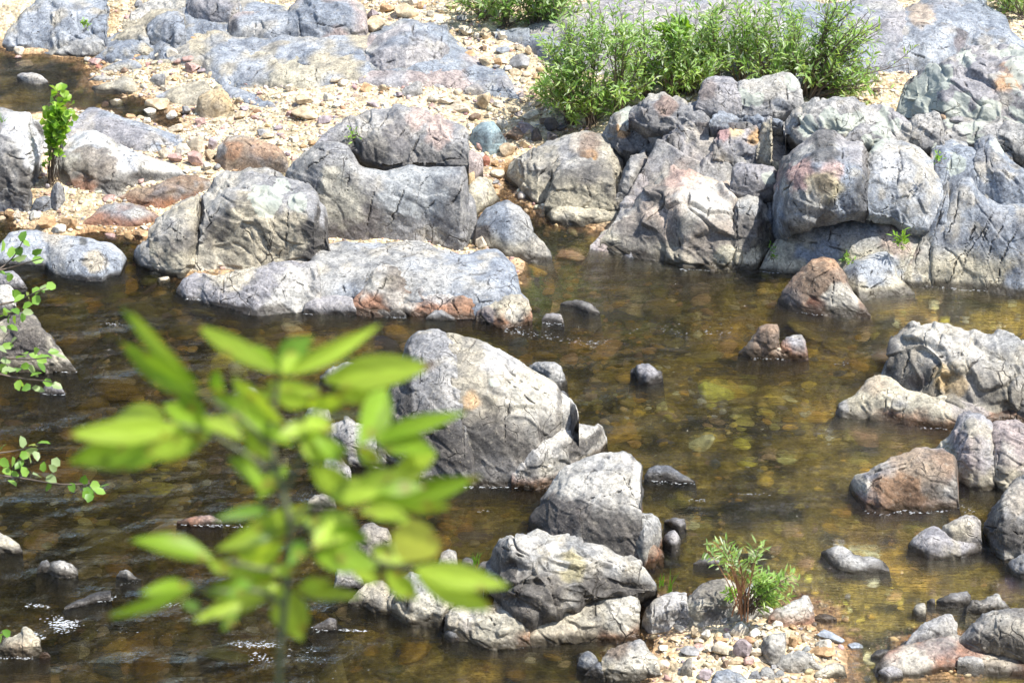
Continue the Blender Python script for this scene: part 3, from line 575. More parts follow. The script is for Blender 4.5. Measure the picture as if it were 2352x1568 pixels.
rock('boulder', 'tiny grey rock between the striped slab and the small upright rock', [
 ("1686,1020 1715,1000 1740,1005 1745,1035", "1687,1030 1715,1048 1745,1045", dict(k=.8))], 'i', col='mauve')
rock('boulder', 'low wet rock at the left tip of the corner bedrock shelf', [
 ("1312,1385 1350,1350 1400,1333 1440,1345 1450,1360", "1313,1392 1370,1400 1450,1372", dict(k=1.2))], 'i', col='slate', wet=.04)
rock('boulder', 'low dark stone touching the back of the corner bedrock shelf', [("1510,1305 1550,1285 1600,1290 1612,1310", "1512,1320 1560,1335 1612,1322", dict(k=1.))], 'i', col='slate', wet=.04)
rock('boulder', 'large pale jointed boulder with a low bleached foot at the right frame edge', [
 ("1385,1005 1420,900 1460,760 1520,690 1600,635 1740,622 1860,640 1920,652 2030,700 2200,745 2335,790 2500,850 2600,1000", "1388,1012 1480,1140 1700,1250 1900,1290 2335,1320 2600,1330", dict(k=.8, e=.68, lean=.4, col='ash', col2='beige', stain=.5, wet=0, cells=.9, strike=1.3, cracks="1520,760 1560,880 1500,1060|1740,640 1660,760 1680,860|1680,1000 1690,1160|1800,880 1720,960 1690,1080|1930,760 1920,860 2040,900|2070,840 1960,960 1980,1080|2200,860 2280,1000 2270,1140|1540,860 1700,860 1880,850 2040,790|1640,1060 1640,1180|1780,700 1760,820", spots=((1800,1020,90,(.46,.34,.18)), (1440,900,90,(.15,.14,.125)), (1600,1040,60,(.13,.11,.1)), (1900,1060,60,(.42,.32,.19)), (1700,700,110,(.5,.48,.43))))),
 ("1078,1245 1100,1190 1180,1150 1300,1040 1370,1003 1430,1020 1550,1110 1620,1130 1700,1140 1900,1150 2100,1200 2335,1230 2600,1240", "1080,1262 1120,1287 1400,1300 1640,1342 1830,1360 1950,1335 2335,1335 2600,1335", dict(k=.9, e=.7, lean=.5, col='beige', col2='ash', z=0, band=.3, bl=.8, stain=.35, cracks="1420,1080 1405,1290|1180,1160 1175,1280|1550,1120 1520,1300", spots=((1340,1070,80,(.42,.35,.26)), (1120,1220,50,(.28,.28,.28)), (1950,1230,120,(.36,.33,.32)))))], 'f', rust=.15)
# gravel bar rocks
rock('boulder', 'bleached boulder with black streaks under the left of the reddish-stemmed willow sprig', [
 ("80,1060 100,1000 170,920 260,880 340,868 382,890 420,960 425,1100", "78,1180 150,1192 300,1192 425,1150", dict(k=.8, e=.6, lean=.2, col='pale', stain=.6, band=.3, spots=((250,920,90,(.12,.11,.1)), (330,980,60,(.16,.15,.13)), (120,980,60,(.2,.19,.18)))))], 'i', wet=0)
rock('boulder', 'blocky pale rock right next to the domed front boulder at the gravel bar', [
 ("-205,1130 -185,1080 -135,1020 -75,978 0,962 80,965 97,1010", "-205,1185 -160,1242 -60,1225 0,1195 95,1182", dict(k=.8, e=.55, col='pale', stain=.6, cracks="-20,980 -60,1060 -40,1200|-130,1040 -150,1180|40,980 60,1170"))], 'i', wet=0, rust=.4)
rock('boulder', 'dark cracked rock behind the base of the willow sprig', [
 ("420,1060 480,940 530,895 575,903 600,960 650,1060", "420,1155 520,1140 650,1140", dict(k=.8, e=.7, col='slate', col2='pale', stain=.6))], 'i', wet=0)
rock('boulder', 'white blocky rock right of the willow sprig at the edge of the gravel bar', [
 ("635,1125 680,1070 760,1040 840,1000 860,975 900,973 925,1030 938,1150", "638,1172 740,1192 850,1182 900,1172 936,1160", dict(k=.8, e=.55, lean=.2, col='pale', stain=.25, cracks="880,980 925,1040 930,1140"))], 'i', wet=0, rust=.3)
rock('boulder', 'grey boulder with dark mottling in the middle of the gravel bar', [
 ("575,1335 600,1262 650,1235 740,1230 762,1290 757,1350 742,1400", "580,1372 640,1452 690,1462 745,1412", dict(k=.8, e=.65, col='ash', col2='slate', stain=.4))], 'i', wet=0)
rock('boulder', 'knobbly grey boulder at the foot of the gravel bar above the water', [
 ("675,1450 720,1382 800,1360 850,1345 920,1370 950,1430 990,1472", "677,1470 780,1502 870,1502 910,1475 990,1482", dict(k=.8, e=.7, col='ash', col2='slate', stain=.35))], 'i', wet=.03)
rock('boulder', 'light grey triangular rock at the lower right of the gravel bar', [
 ("945,1500 1020,1440 1080,1425 1137,1450 1150,1502", "948,1532 1050,1542 1148,1525", dict(k=.9, col='ash', col2='blue', band=.06))], 'i', wet=.03)
rock('boulder', 'dark blue-grey rock at the bottom frame edge of the gravel bar', [
 ("258,1540 280,1490 340,1478 450,1500 490,1540 497,1600", "260,1600 490,1620", dict(k=1., col='slate', col2='blue'))], 'i', wet=0)
rock('boulder', 'leftmost of three low grey rocks at the waterline under the gravel bar', [("495,1530 520,1490 560,1480 575,1520", "497,1540 575,1545", dict(k=.8))], 'i', col='slate', col2='ash', wet=.03)
rock('boulder', 'middle and largest of three low grey rocks at the waterline under the gravel bar', [("570,1520 590,1465 630,1455 670,1490 672,1530", "572,1540 672,1545", dict(k=.8))], 'i', col='slate', col2='ash', wet=.03)
rock('boulder', 'rightmost of three low grey rocks at the waterline under the gravel bar', [("665,1520 690,1480 720,1480 738,1510", "665,1530 738,1530", dict(k=.8))], 'i', col='slate', col2='ash', wet=.03)
rock('boulder', 'brownish dark upright stone at the left edge of the gravel bar', [
 ("45,1500 55,1430 100,1398 135,1400 145,1460 120,1520", "46,1515 90,1525 125,1525", dict(k=.7, e=.6, col='dark', col2='mauve'))], 'i', wet=0)
# mid-stream small rocks
rock('boulder', 'reddish-brown twin-lump rock in the middle of the pool', [
 ("428,850 470,800 540,720 600,690 660,740 700,800 760,850", "430,862 520,886 640,892 760,895", dict(k=.8, e=.8)),
 ("540,730 570,680 620,657 690,660 722,690 724,750 700,800", "542,800 640,830 705,810", dict(k=.8, z=.08, e=.75)),
 ("720,780 760,740 800,725 850,722 875,760 897,880", "720,890 800,892 896,888", dict(k=.8, e=.65))], 'f', col='brown', col2='mauve', stain=.35, rust=.5)
rock('boulder', 'brown triangular boulder standing in front of a grey slab at the far cliff', [
 ("690,500 720,440 780,360 850,290 920,225 1000,210 1070,220 1110,290 1170,400 1220,480 1280,550 1312,600", "690,515 760,562 850,587 950,602 1050,602 1200,607 1312,605", dict(k=.8, e=.85, lean=.3, col='mauve', col2='brown', stain=.3, warm=.3, cracks="890,430 940,360 1050,290 1080,220|1065,280 1060,430 1050,560|800,400 810,480", spots=((1000,250,70,(.42,.27,.17)), (980,420,110,(.15,.11,.08)), (1100,520,90,(.48,.46,.4)), (760,500,80,(.16,.14,.13)), (940,570,60,(.12,.05,.03)))))], 'f', cells=.3)
rock('boulder', 'smooth grey slab with pale foot leaning behind the brown triangular boulder', [
 ("1090,330 1130,262 1200,240 1320,190 1420,150 1462,190 1480,260 1497,345 1560,400 1605,452", "1100,420 1230,512 1300,502 1380,482 1500,472 1605,462", dict(k=.8, e=.6, lean=.9, col='blue', col2='ash', band=.12, bl=.9, cracks="1330,230 1310,400|1180,400 1320,420 1420,350 1490,330", rough=.6, cells=.1))], 'f')
rock('boulder', 'small pale-flecked rock with reddish side alone in the pool', [
 ("1960,960 2010,930 2080,918 2130,960 2168,980 2172,1020", "1990,1000 2000,1050 2070,1072 2150,1052 2172,1040", dict(k=.8, e=.7))], 'e', col='mauve', col2='ash', rust=.3)
rock('boulder', 'smooth flat-topped wet rock in the green pool, farther of two', [
 ("1488,520 1540,503 1620,500 1690,520 1740,560 1752,590", "1490,528 1600,556 1680,592 1752,594", dict(k=1.3, e=.85))], 'e', col='grey', wet=.03, cells=.1)
rock('boulder', 'small round wet rock in the green pool, nearer of two', [
 ("1368,620 1390,590 1430,583 1490,595 1505,630 1512,660", "1370,650 1440,657 1512,667", dict(k=.8, e=.75))], 'e', col='mauve', wet=.05, cells=.1)
rock('boulder', 'low wet rock with riffle foam right of the pear-shaped boulder', [
 ("2053,180 2080,125 2140,110 2220,125 2335,190 2388,222", "2055,217 2150,222 2300,242 2388,232", dict(k=1.2, e=.8))], 'h', col='slate', col2='grey', wet=.05)
rock('boulder', 'angular grey stone off the right foot of the pear-shaped boulder, farther of two', [("2183,480 2240,465 2330,475 2342,500 2312,550", "2190,505 2240,542 2280,567 2312,556", dict(k=.8, e=.55))], 'h', col='mauve', col2='ash')
rock('boulder', 'upright pale grey stone off the right foot of the pear-shaped boulder, nearer of two', [("2168,600 2200,560 2250,545 2283,590 2285,640", "2172,640 2220,690 2260,690 2285,650", dict(k=.6, e=.55))], 'h', col='mauve', col2='ash')
rock('boulder', 'small flat wet stone between the willow sprig and the river', [
 ("128,770 170,740 250,725 300,740 327,775", "130,778 230,793 327,788", dict(k=1., e=.65))], 'i', col='grey', wet=.03)
rock('boulder', 'reddish wet slab just under the willow sprig leaves', [
 ("940,1120 970,1105 1040,1110 1087,1135", "940,1150 1010,1158 1087,1148", dict(k=1.2))], 'i', col='brown', rust=.8)
# left-hand small rocks
rock('boulder', 'big dark boulder with pale right tip at the left frame edge', [
 ("-90,700 0,640 100,592 200,585 270,640 350,740 420,850 480,920 512,968", "-90,965 100,968 250,972 380,977 512,982", dict(k=.7, e=.8, lean=.25, col='beige', stain=.95, spots=((200,700,130,(.10,.09,.085)), (430,890,90,(.46,.42,.33)))))], 'd')
rock('boulder', 'pale rock behind the big dark boulder at the left frame edge', [
 ("-60,470 0,400 60,398 105,450 108,560", "-60,600 108,600", dict(k=.8, col='pale'))], 'd')
rock('boulder', 'dark grey rock tucked below the flat blue-grey boulder at the left frame edge', [
 ("-60,350 0,310 80,300 130,340 180,420", "-60,430 100,438 182,435", dict(k=.8, col='slate', col2='mauve'))], 'd')
rock('boulder', 'small wet grey stone below the big dark boulder at the left', [
 ("268,1110 300,1070 370,1062 420,1095 438,1120", "270,1125 438,1132", dict(k=1., col='mauve'))], 'd', wet=.03)
rock('boulder', 'flat blue-grey boulder with a smooth top at the left of the river', [
 ("-20,150 60,45 140,28 250,30 330,55 480,65 600,75 660,100 740,110 800,160 847,225", "-20,260 100,265 310,272 345,312 430,352 560,377 690,380 740,342 800,342 847,240", dict(k=1.9, e=.8, lean=.5, col='blue', cracks="690,130 710,240 700,370|330,290 500,240 700,235", warm=.15, spots=((370,90,70,(.44,.4,.33)), (550,100,30,(.1,.1,.09)), (640,245,60,(.42,.37,.28)))))], 'd', wet=.03, cells=.15, rough=.7)
rock('boulder', 'bleached rock cut by the left frame edge in the lower river', [
 ("-100,560 0,560 60,590 130,640 150,690", "-100,700 0,705 100,707 152,700", dict(k=.9, col='pale', stain=.2, band=.1))], 'g')
rock('boulder', 'two-part pale rock in the lower left riffle', [
 ("245,810 270,755 310,738 340,770 345,825", "248,825 345,830", dict(k=.8, col='grey')),
 ("310,800 340,760 400,745 470,765 520,810 522,850", "315,830 400,870 470,872 522,855", dict(k=.9, col='ash'))], 'g', stain=.3)
rock('boulder', 'small pointed rock in the lower left riffle, right of the two-part rock', [
 ("775,850 800,820 850,808 890,850 942,880", "778,860 860,888 942,885", dict(k=.9, col='ash'))], 'g')
rock('boulder', 'saddle-shaped pale rock beside the white riffle at the bottom left', [
 ("0,1310 30,1262 100,1250 150,1230 150,1200 180,1190 210,1215 230,1245 262,1270 274,1330", "5,1365 100,1392 200,1392 275,1370", dict(k=.8, e=.7, col='beige', col2='ash', stain=.2, band=.15))], 'g', rust=.8)
rock('boulder', 'little brown stone at the right foot of the saddle-shaped pale rock', [("262,1385 290,1355 320,1360 335,1390", "262,1392 335,1395", dict(k=.8, col='brown'))], 'g', rust=.8)
rock('boulder', 'dark submerged-edged rock making the lower left riffle', [
 ("430,1060 520,1010 650,960 740,945 760,980 740,1010", "430,1080 600,1040 745,1015", dict(k=1.4, col='slate'))], 'g', wet=.15)
rock('boulder', 'pinkish flat rock with foam line left of the sapling', [
 ("1180,490 1260,460 1340,445 1430,455 1480,480", "1182,505 1290,520 1400,515 1480,500", dict(k=1.2, col='pink'))], 'g', rust=.6, wet=.03)
rock('boulder', 'small pinkish rock in the riffle right of the sapling stem', [
 ("2090,1190 2150,1160 2200,1130 2240,1140 2250,1200", "2092,1210 2180,1218 2250,1210", dict(k=.9, col='mauve'))], 'g', wet=.05)
# ------------------------------------------------------------------ middle group: block boulder, basin slab, tall slab
rock('boulder', 'tall block-shaped boulder with lichen spots and a vertical crack, left of the basin slab', [
 ("990,1600 1005,1500 1060,1440 1130,1390 1240,1330 1325,1290 1335,1400", "985,1790 1050,1822 1150,1842 1220,1852 1325,1800", dict(k=.9, e=.7, z=0, lean=.2, col='grey', col2='beige', stain=.55, band=.2, cracks="1310,1300 1320,1500 1310,1780|1080,1480 1200,1560 1290,1630", spots=((1180,1760,90,(.55,.5,.38)),))),
 ("1318,1600 1325,1400 1345,1290 1440,1185 1540,1130 1650,1113 1760,1120 1880,1150 1960,1180 2060,1220 2120,1270 2146,1350 2150,1500 2142,1700", "1318,1790,.02 1500,1785,.03 1700,1775,.06 1900,1742,.1 2100,1735,.14 2142,1715,.14", dict(k=.85, e=.5, lean=.18, col='ash', col2='grey', stain=.75, wet=0, cracks="1912,1280 1920,1450 1905,1600 1915,1740|1640,1130 1500,1200 1400,1300|1430,1180 1540,1250 1700,1240|1480,1350 1420,1450 1360,1440|1700,1180 1850,1200 2000,1300|1335,1330 1400,1480 1345,1580", spots=((1780,1335,80,'lichen'), (1880,1230,45,'lichen'), (1980,1340,50,'lichen'), (1660,1400,80,(.10,.095,.09)), (1500,1520,100,(.10,.095,.09)), (1750,1650,170,(.14,.13,.115)), (1700,1770,300,(.50,.45,.34)), (1300,1790,150,(.56,.52,.42))))),
 ("888,1720 908,1650 950,1612 1005,1598 1020,1700", "890,1722 940,1795 1010,1812", dict(k=.8, e=.75, z=0, col='slate'))], 'a')
rock('bedrock', 'broad pale slab with a rain basin and rusty front, mid-river beside the block boulder', [
 ("-1075,430 -1035,360 -955,318 -765,318 -545,290 -345,240 -150,235 -120,330 -100,470", "-1075,450 -1005,490 -905,492 -875,520 -805,545 -725,548 -605,585 -505,588 -345,588 -235,582 -110,590", dict(k=.9, e=.7, lean=.9, col='grey', col2='mauve', z=0, stain=.2, cracks="-765,330 -760,480|-870,520 -800,440 -720,420|-600,580 -600,500 -480,420|-400,420 -350,320 -230,300|-235,560 -230,400 -330,340", band=.0, spots=((-300,380,90,(.54,.52,.47)), (-700,300,140,(.55,.5,.39)), (-330,540,120,(.5,.49,.45))))),
 ("-135,140 0,97 150,92 440,85 550,95 640,120 740,150 820,190 900,170 990,147 1060,143 1120,180 1180,240 1200,320 1222,450 1275,500 1285,620", "-135,480,.06 100,480,.06 300,520,.06 760,560,.05 1000,600,.03 1285,650,0", dict(k=3.2, e=.8, lean=.5, col='blue', col2='ash', wet=0, rough=.7, cells=.4, cracks="430,90 440,180|640,130 500,200 320,260|820,190 800,250 900,280|580,300 700,250 900,240|740,480 760,380 850,330 1100,300|1000,420 1010,350|0,350 40,420 60,520|-20,340 100,345|240,200 330,150 480,120 640,140|900,430 950,520 1100,500")),
 ("85,530 180,400 240,310 320,266 400,300 480,345 560,370 640,410 760,420 900,460 1000,540 1055,600", "90,592 240,602 440,602 600,622 800,637 950,642 1055,662", dict(k=.8, e=.75, lean=.6, z=0, col='ash', col2='beige', stain=.35, rust=1.0, cracks="330,270 310,380 250,490 200,560|760,410 770,520 820,620|480,350 640,410 740,400", spots=((520,440,130,(.2,.13,.09)), (400,360,100,(.16,.14,.12)), (620,560,110,(.36,.2,.13)), (430,520,80,(.5,.47,.42)), (850,540,70,(.36,.2,.12)), (640,390,120,(.5,.49,.47))))),
 ("-215,520 -150,480 0,462 100,478 115,530", "-215,590 0,594 115,597", dict(k=1., e=.65, z=0, col='mauve', rough=.6)),
 ("935,570 1000,520 1100,480 1222,450 1275,510 1290,600 1288,650", "945,642 1050,672 1100,682 1200,667 1288,656", dict(k=.9, e=.7, lean=.3, z=0, col='ash', col2='beige', rust=.5, spots=((1180,600,60,(.58,.55,.47)), (1000,600,60,(.25,.22,.22))))),
 ], 'e', wet=.02)
rock('boulder', 'largest of three small stones at the waterline under the rusty front of the basin slab', [("590,615 640,570 690,560 740,590 782,620", "592,635 782,640", dict(k=.8, col='grey', z=0))], 'e', wet=.03)
rock('boulder', 'mauve small stone at the waterline under the rusty front of the basin slab', [("243,600 270,560 310,555 345,585", "244,606 345,610", dict(k=.8, col='mauve', z=0))], 'e', wet=.03)
rock('boulder', 'pale grey small stone at the waterline under the rusty front of the basin slab', [("330,590 370,560 420,555 460,600", "330,607 460,610", dict(k=.8, col='ash', z=0))], 'e', wet=.03)
rock('bedrock', 'tall smooth grey slab with slanting cracks behind the basin slab', [
 ("-345,1200 -340,1150 -290,1060 -180,960 -100,930 0,930 80,950 140,1040 170,1080 330,1122 480,1080 600,1098 760,1108 850,1102 868,1150 876,1290", "-345,1560 -100,1640 200,1640 600,1640 830,1690 876,1600", dict(k=.35, e=.55, lean=.3, z=.02, col='grey', col2='ash', cells=.2, rough=.65, stain=.15, cracks="250,1160 240,1300 190,1540|480,1180 400,1400 310,1560|620,1130 540,1290 520,1380|870,1170 780,1330 700,1400|80,1130 60,1300|660,1330 560,1440|-40,1000 -150,1080 -280,1150|-200,970 -60,1000 100,1090", spots=((80,1520,200,(.12,.105,.1)), (500,1200,200,(.36,.38,.39)), (0,1350,150,(.42,.4,.33))))),
 ("-170,990 -50,850 80,772 200,740 400,725 540,730 600,740 700,790 850,840 890,900 886,960 850,1020 835,1090", "-165,1010,.55 100,1000,.55 200,1060,.5 330,1110,.48 480,1090,.5 835,1100,.5", dict(k=1.1, e=.75, lean=.5, col='grey', col2='mauve', cells=.6, stain=.5, strike=1.1, wet=0, cracks="350,740 280,870 250,1000|470,760 440,860 380,960|590,760 620,900 700,960|60,790 100,900 130,1000|560,880 500,1000 480,1080|860,850 830,1000 800,1080|230,780 160,860 180,940|650,1100 750,1060 830,1060", spots=((680,870,80,(.46,.36,.32)), (520,800,60,(.46,.36,.32)), (270,1010,70,(.1,.095,.09)), (400,890,90,(.2,.19,.19)))))], 'b')
rock('boulder', 'triangular blue-grey boulder at the mouth of the side stream', [
 ("895,1620 925,1480 990,1385 1130,1318 1220,1370 1280,1440 1293,1500 1283,1545 1305,1560 1370,1611 1425,1690 1432,1720", "892,1660 1000,1692 1130,1732 1200,1737 1300,1742 1430,1738", dict(k=.8, e=.7, lean=.35, z=0, col='blue', col2='ash', band=.12, cracks="1130,1330 1150,1450|1060,1480 1180,1470", spots=((930,1570,60,(.12,.1,.09)), (1330,1690,90,(.42,.39,.33)))))], 'b', cells=.15, rough=.7)
rock('boulder', 'pale round-topped rock above the triangular boulder in the side stream', [
 ("815,1400 840,1300 880,1220 930,1172 1000,1180 1030,1220 1060,1290 1085,1335", "818,1435 880,1447 940,1442 1085,1345", dict(k=.9, e=.75, col='ash', col2='beige', band=.2))], 'b', cells=.2)
rock('boulder', 'tan rounded rock wedged beside the tall smooth slab', [
 ("825,1065 850,1010 900,996 960,1030 973,1085 950,1130", "828,1140,.25 880,1190,.22 950,1150,.22", dict(k=.8, e=.8, col='tan', col2='pink'))], 'b', cells=.15, wet=0)
rock('boulder', 'narrow tan stone wedged under the tan rounded rock beside the tall slab', [("855,1180 870,1130 910,1130 925,1170 905,1240", "857,1240,.15 880,1262,.15 905,1250,.15", dict(k=.7, col='tan'))], 'b', cells=.15, wet=0)
rock('boulder', 'smooth teal-blue boulder beside the dark wet hollow', [
 ("884,935 900,862 960,820 1040,806 1090,870 1120,930 1142,962", "886,945 940,1002 1010,1037 1060,1022 1142,972", dict(k=.8, e=.8, lean=.2, col='teal', rough=.7, spots=((1090,920,35,(.12,.15,.17)), (970,880,45,(.24,.31,.34)))))], 'b', cells=.1, wet=0)
# left group
rock('bedrock', 'pale cracked rock mass with dark front at the left frame edge beside the leafy seedling', [
 ("-120,740 0,716 180,735 205,752 222,790 312,850 332,930 322,1000 305,1100", "-120,1400 0,1405 190,1420 225,1300 305,1110", dict(k=.9, e=.6, lean=.3, z=.02, col='pale', col2='grey', stain=.75, cracks="0,880 100,860 200,960|130,930 160,1050 310,950|0,1020 120,1060 240,1060|200,750 210,850 300,900|40,1080 60,1200", spots=((60,870,60,(.12,.12,.13)), (260,960,50,(.16,.16,.17)), (240,1010,90,(.66,.66,.66)), (150,780,110,(.6,.6,.6))))),
 ("-60,1250 40,1172 110,1170 180,1230 217,1310", "-60,1405 190,1422 217,1330", dict(k=.7, e=.7, z=.02, col='slate', stain=.6)),
 ("200,1400 240,1320 300,1305 372,1340 382,1390", "205,1420 290,1430 380,1410", dict(k=.7, z=.02, col='slate', stain=.4)),
 ("326,1345 352,1250 388,1205 418,1250 440,1340", "332,1400 380,1425 430,1360", dict(k=.6, z=.03, col='grey'))], 'a', wet=0)
rock('bedrock', 'white-topped cracked slab with brown front beside the leafy seedling', [
 ("378,1040 420,942 500,880 620,878 760,930 900,990 1060,1060 1180,1110 1243,1168", "385,1185 430,1232 560,1262 720,1302 790,1302 940,1222 1000,1202 1100,1202 1243,1175", dict(k=1.4, e=.55, lean=.5, col='blue', col2='pale', stain=.7, cracks="740,1040 750,1150 720,1290|960,1060 950,1200|840,1060 880,1120|640,900 800,1000 1000,1080|480,900 700,980 900,1060|610,1110 620,1200", spots=((600,960,120,(.56,.58,.6)), (560,1250,100,(.36,.19,.12)), (850,1040,90,(.5,.52,.55)), (640,1100,130,(.2,.17,.14)))))], 'a', wet=0)
rock('bedrock', 'smooth slate-blue ramp of rock between the small pool and the gravel', [
 ("440,890 480,790 600,708 700,730 860,790 1000,840 1100,880 1205,908", "440,930 600,940 900,1005 1050,1015 1195,965", dict(k=3., e=.85, lean=.8, col='blue', col2='mauve', rough=.6))], 'a', wet=0, cells=.2)
rock('boulder', 'brown-sided low rock in front of the cobbles near the block boulder', [
 ("785,1312 900,1262 1000,1250 1100,1192 1200,1163 1330,1178 1400,1195 1410,1230", "788,1325 900,1362 1000,1382 1100,1392 1250,1335 1408,1250", dict(k=1., e=.7, lean=.4, col='brown', col2='blue', rust=.6, stain=.4))], 'a', wet=0)
rock('boulder', 'low grey slab with rusty foot on the small gravel patch', [
 ("555,1482 640,1410 700,1368 850,1350 960,1380 1055,1440", "560,1495 700,1505 900,1512 1050,1470", dict(k=1.6, e=.7, lean=.4, col='blue', col2='ash', rust=.9))], 'a', wet=0)
rock('boulder', 'angular brown boulder with an orange face behind the block boulder', [
 ("1437,1050 1450,970 1510,910 1600,891 1700,920 1820,960 1890,1010 1922,1080 1925,1140", "1440,1080 1500,1142 1700,1150 1925,1155", dict(k=.7, e=.55, lean=.35, col='brown', col2='mauve', stain=.25, cracks="1590,900 1680,980 1780,1090", spots=((1780,990,80,(.44,.29,.19)), (1530,1000,60,(.40,.24,.15)), (1470,1000,40,(.4,.4,.38)))))], 'a', wet=0, cells=.2, rough=.7)
# far bank bedrock
rock('bedrock', 'long rounded grey outcrop at the back behind the small far pool', [
 ("18,290 60,200 150,95 230,20 300,-60 600,-80 860,-40 890,60 870,200 720,300", "20,310 60,336 170,342 360,356 620,380 720,345 830,290", dict(k=1.9, e=.85, lean=.6, col='blue', col2='beige', cracks="300,340 340,200 420,0|180,60 190,130|400,330 550,200 640,150|560,210 640,100 760,0|700,60 760,150", stain=.1)),
 ("355,360 440,290 520,240 620,210 680,260 700,330", "357,366 480,380 620,382 700,350", dict(k=1.2, e=.7, col='ash', col2='blue')),
 ("620,390 700,330 830,260 960,240 1000,300 1180,330", "622,400 760,420 900,390 1180,350", dict(k=1.8, col='blue', col2='beige'))], 'a', cells=.6, wet=.01)
rock('bedrock', 'square-fronted grey block on the far bank left of centre', [
 ("965,300 985,160 1050,100 1160,80 1235,90 1245,200 1235,330", "968,310 1050,345 1180,340 1238,320", dict(k=1.3, e=.6, lean=.4, col='blue', col2='ash', cracks="1150,110 1160,230 1100,300", stain=.15)),
 ("740,260 840,190 960,170 990,260 980,330", "745,320 860,340 980,330", dict(k=1.3, col='blue', col2='beige'))], 'a', wet=0)
rock('bedrock', 'wide pale blue bedrock sheet across the far bank with a dark notch in its front', [
 ("1060,400 1200,310 1270,180 1400,150 1520,190 1700,290 1900,330 2100,300 2335,310 2600,330 2760,350", "1060,420 1340,440 1420,520 1500,570 1640,590 1900,592 2130,590 2335,540 2600,520 2760,480", dict(k=3.4, e=.75, lean=1.2, col='blue', col2='beige', rough=.8, cells=.5, cracks="1905,450 1900,520 1915,585|1280,330 1500,330 1800,400|1640,590 1720,480 1900,390 2100,350|1400,320 1600,300 1700,330|2000,340 2300,400 2600,380|1250,200 1240,320|2110,430 2110,580|1700,450 1560,480", spots=((1910,540,25,(.04,.04,.04)), (2000,520,130,(.5,.46,.35)))))], 'a', wet=0)
rock('bedrock', 'very low worn bedrock floor joining the far bank outcrops, half covered by gravel', [
 ("560,330 700,250 900,180 1100,110 1300,130 1500,170 1750,60 2000,60 2300,60 2500,200", "580,350 800,400 1000,390 1300,430 1500,540 1800,560 2130,560 2500,460", dict(k=4.5, e=.85, lean=1.5)),
 ("840,60 1000,-20 1250,-80 1500,-60 1700,0 1900,40", "850,200 1000,260 1250,260 1500,220 1900,240", dict(k=4, e=.85, lean=1.5)),
 ("2330,300 2480,180 2700,110 2960,160 3100,320 3300,420 3480,560", "2340,540 2600,560 2800,570 3000,590 3200,620 3480,650", dict(k=4.5, e=.85, lean=1.5, col='pink', col2='blue'))], 'a', wet=0, rough=.6, cells=.4, col='blue', col2='beige')
rock('bedrock', 'smooth blue-grey boulder-like outcrop with an undercut edge high on the far bank', [
 ("1518,200 1530,110 1580,85 1800,85 1920,80 2000,-20 2120,-60 2335,-60 2400,0 2410,100 2400,290", "1520,215 1560,250 1660,275 1780,300 2000,320 2200,320 2400,300", dict(k=1.3, e=.65, lean=.5, col='blue', col2='pink', cracks="1990,100 2000,300|1910,90 1930,280|2080,150 2230,190 2335,170|2240,200 2280,310|2140,130 2000,60|1700,110 1690,270", stain=.15, spots=((1560,180,40,(.12,.12,.13)), (2260,260,70,(.42,.33,.3)))))], 'a', wet=0, rough=.9)
rock('bedrock', 'grey blocky outcrop at the top edge left of the undercut outcrop', [
 ("1245,150 1250,20 1300,-60 1600,-60 1620,40 1600,160", "1247,165 1400,180 1520,175 1605,150", dict(k=1.2, e=.6, col='blue', col2='mauve', cracks="1450,0 1420,100 1330,150|1500,60 1560,100")),
 ("1480,130 1500,40 1560,0 1610,30 1615,100", "1482,150 1550,165 1612,150", dict(k=.8, col='blue')),
 ("880,80 1000,0 1100,-40 1240,-40 1245,60", "885,160 1050,120 1245,110", dict(k=1.8, col='blue', col2='pale'))], 'a', wet=0)
rock('bedrock', 'mauve block with jagged cracks on the far bank beside orange cobbles', [
 ("205,300 260,230 420,150 500,130 640,140 700,150 800,140 806,230 780,340 740,400", "210,480 300,520 450,530 700,470 770,400", dict(k=1.6, e=.6, lean=.7, col='mauve', col2='blue', cracks="430,230 500,270 600,280 690,350|500,150 505,260|690,160 690,420|560,160 600,230 540,260|220,420 400,400 520,340|420,230 600,300", cells=.5)),
 ("150,500 205,440 400,400 700,400 820,420 980,440 1110,450 1180,560 1220,660", "155,560 330,580 560,580 760,590 860,610 1060,650 1215,668", dict(k=3., e=.8, lean=.8, col='pink', col2='blue', rough=.6, cracks="960,420 965,480|700,430 860,480 1100,490|500,520 700,470"))], 'b', wet=0)
rock('boulder', 'small grey wedge standing at the front edge of the mauve block', [
 ("412,630 450,580 530,540 560,550 570,630", "414,640 480,655 570,635", dict(k=.8, col='grey'))], 'b', wet=0)
rock('boulder', 'mauve stone leaning on the lower rim of the pink slab', [
 ("838,620 850,580 930,550 960,580 985,610", "840,632 900,642 985,625", dict(k=.8, col='mauve', stain=.2))], 'b', wet=0)
rock('bedrock', 'smooth blue-grey hump left of the green willow thicket', [
 ("1060,190 1130,200 1200,185 1280,182 1290,230 1440,240 1500,300 1560,420 1600,480", "1100,260 1180,290 1290,330 1350,390 1480,500 1600,510", dict(k=1.3, e=.7, lean=.5, col='blue', rough=.6, cracks="1285,200 1280,300|1310,360 1400,290 1460,250"))], 'b', wet=0, cells=.15)
rock('boulder', 'blue-grey slab half sunk in gravel below the small far pool', [
 ("1040,640 1150,590 1280,545 1370,540 1410,590 1420,680", "1045,650 1150,690 1250,710 1420,700", dict(k=2.4, e=.8, lean=.6, col='blue', col2='beige'))], 'a', wet=0, rough=.7, cells=.2)
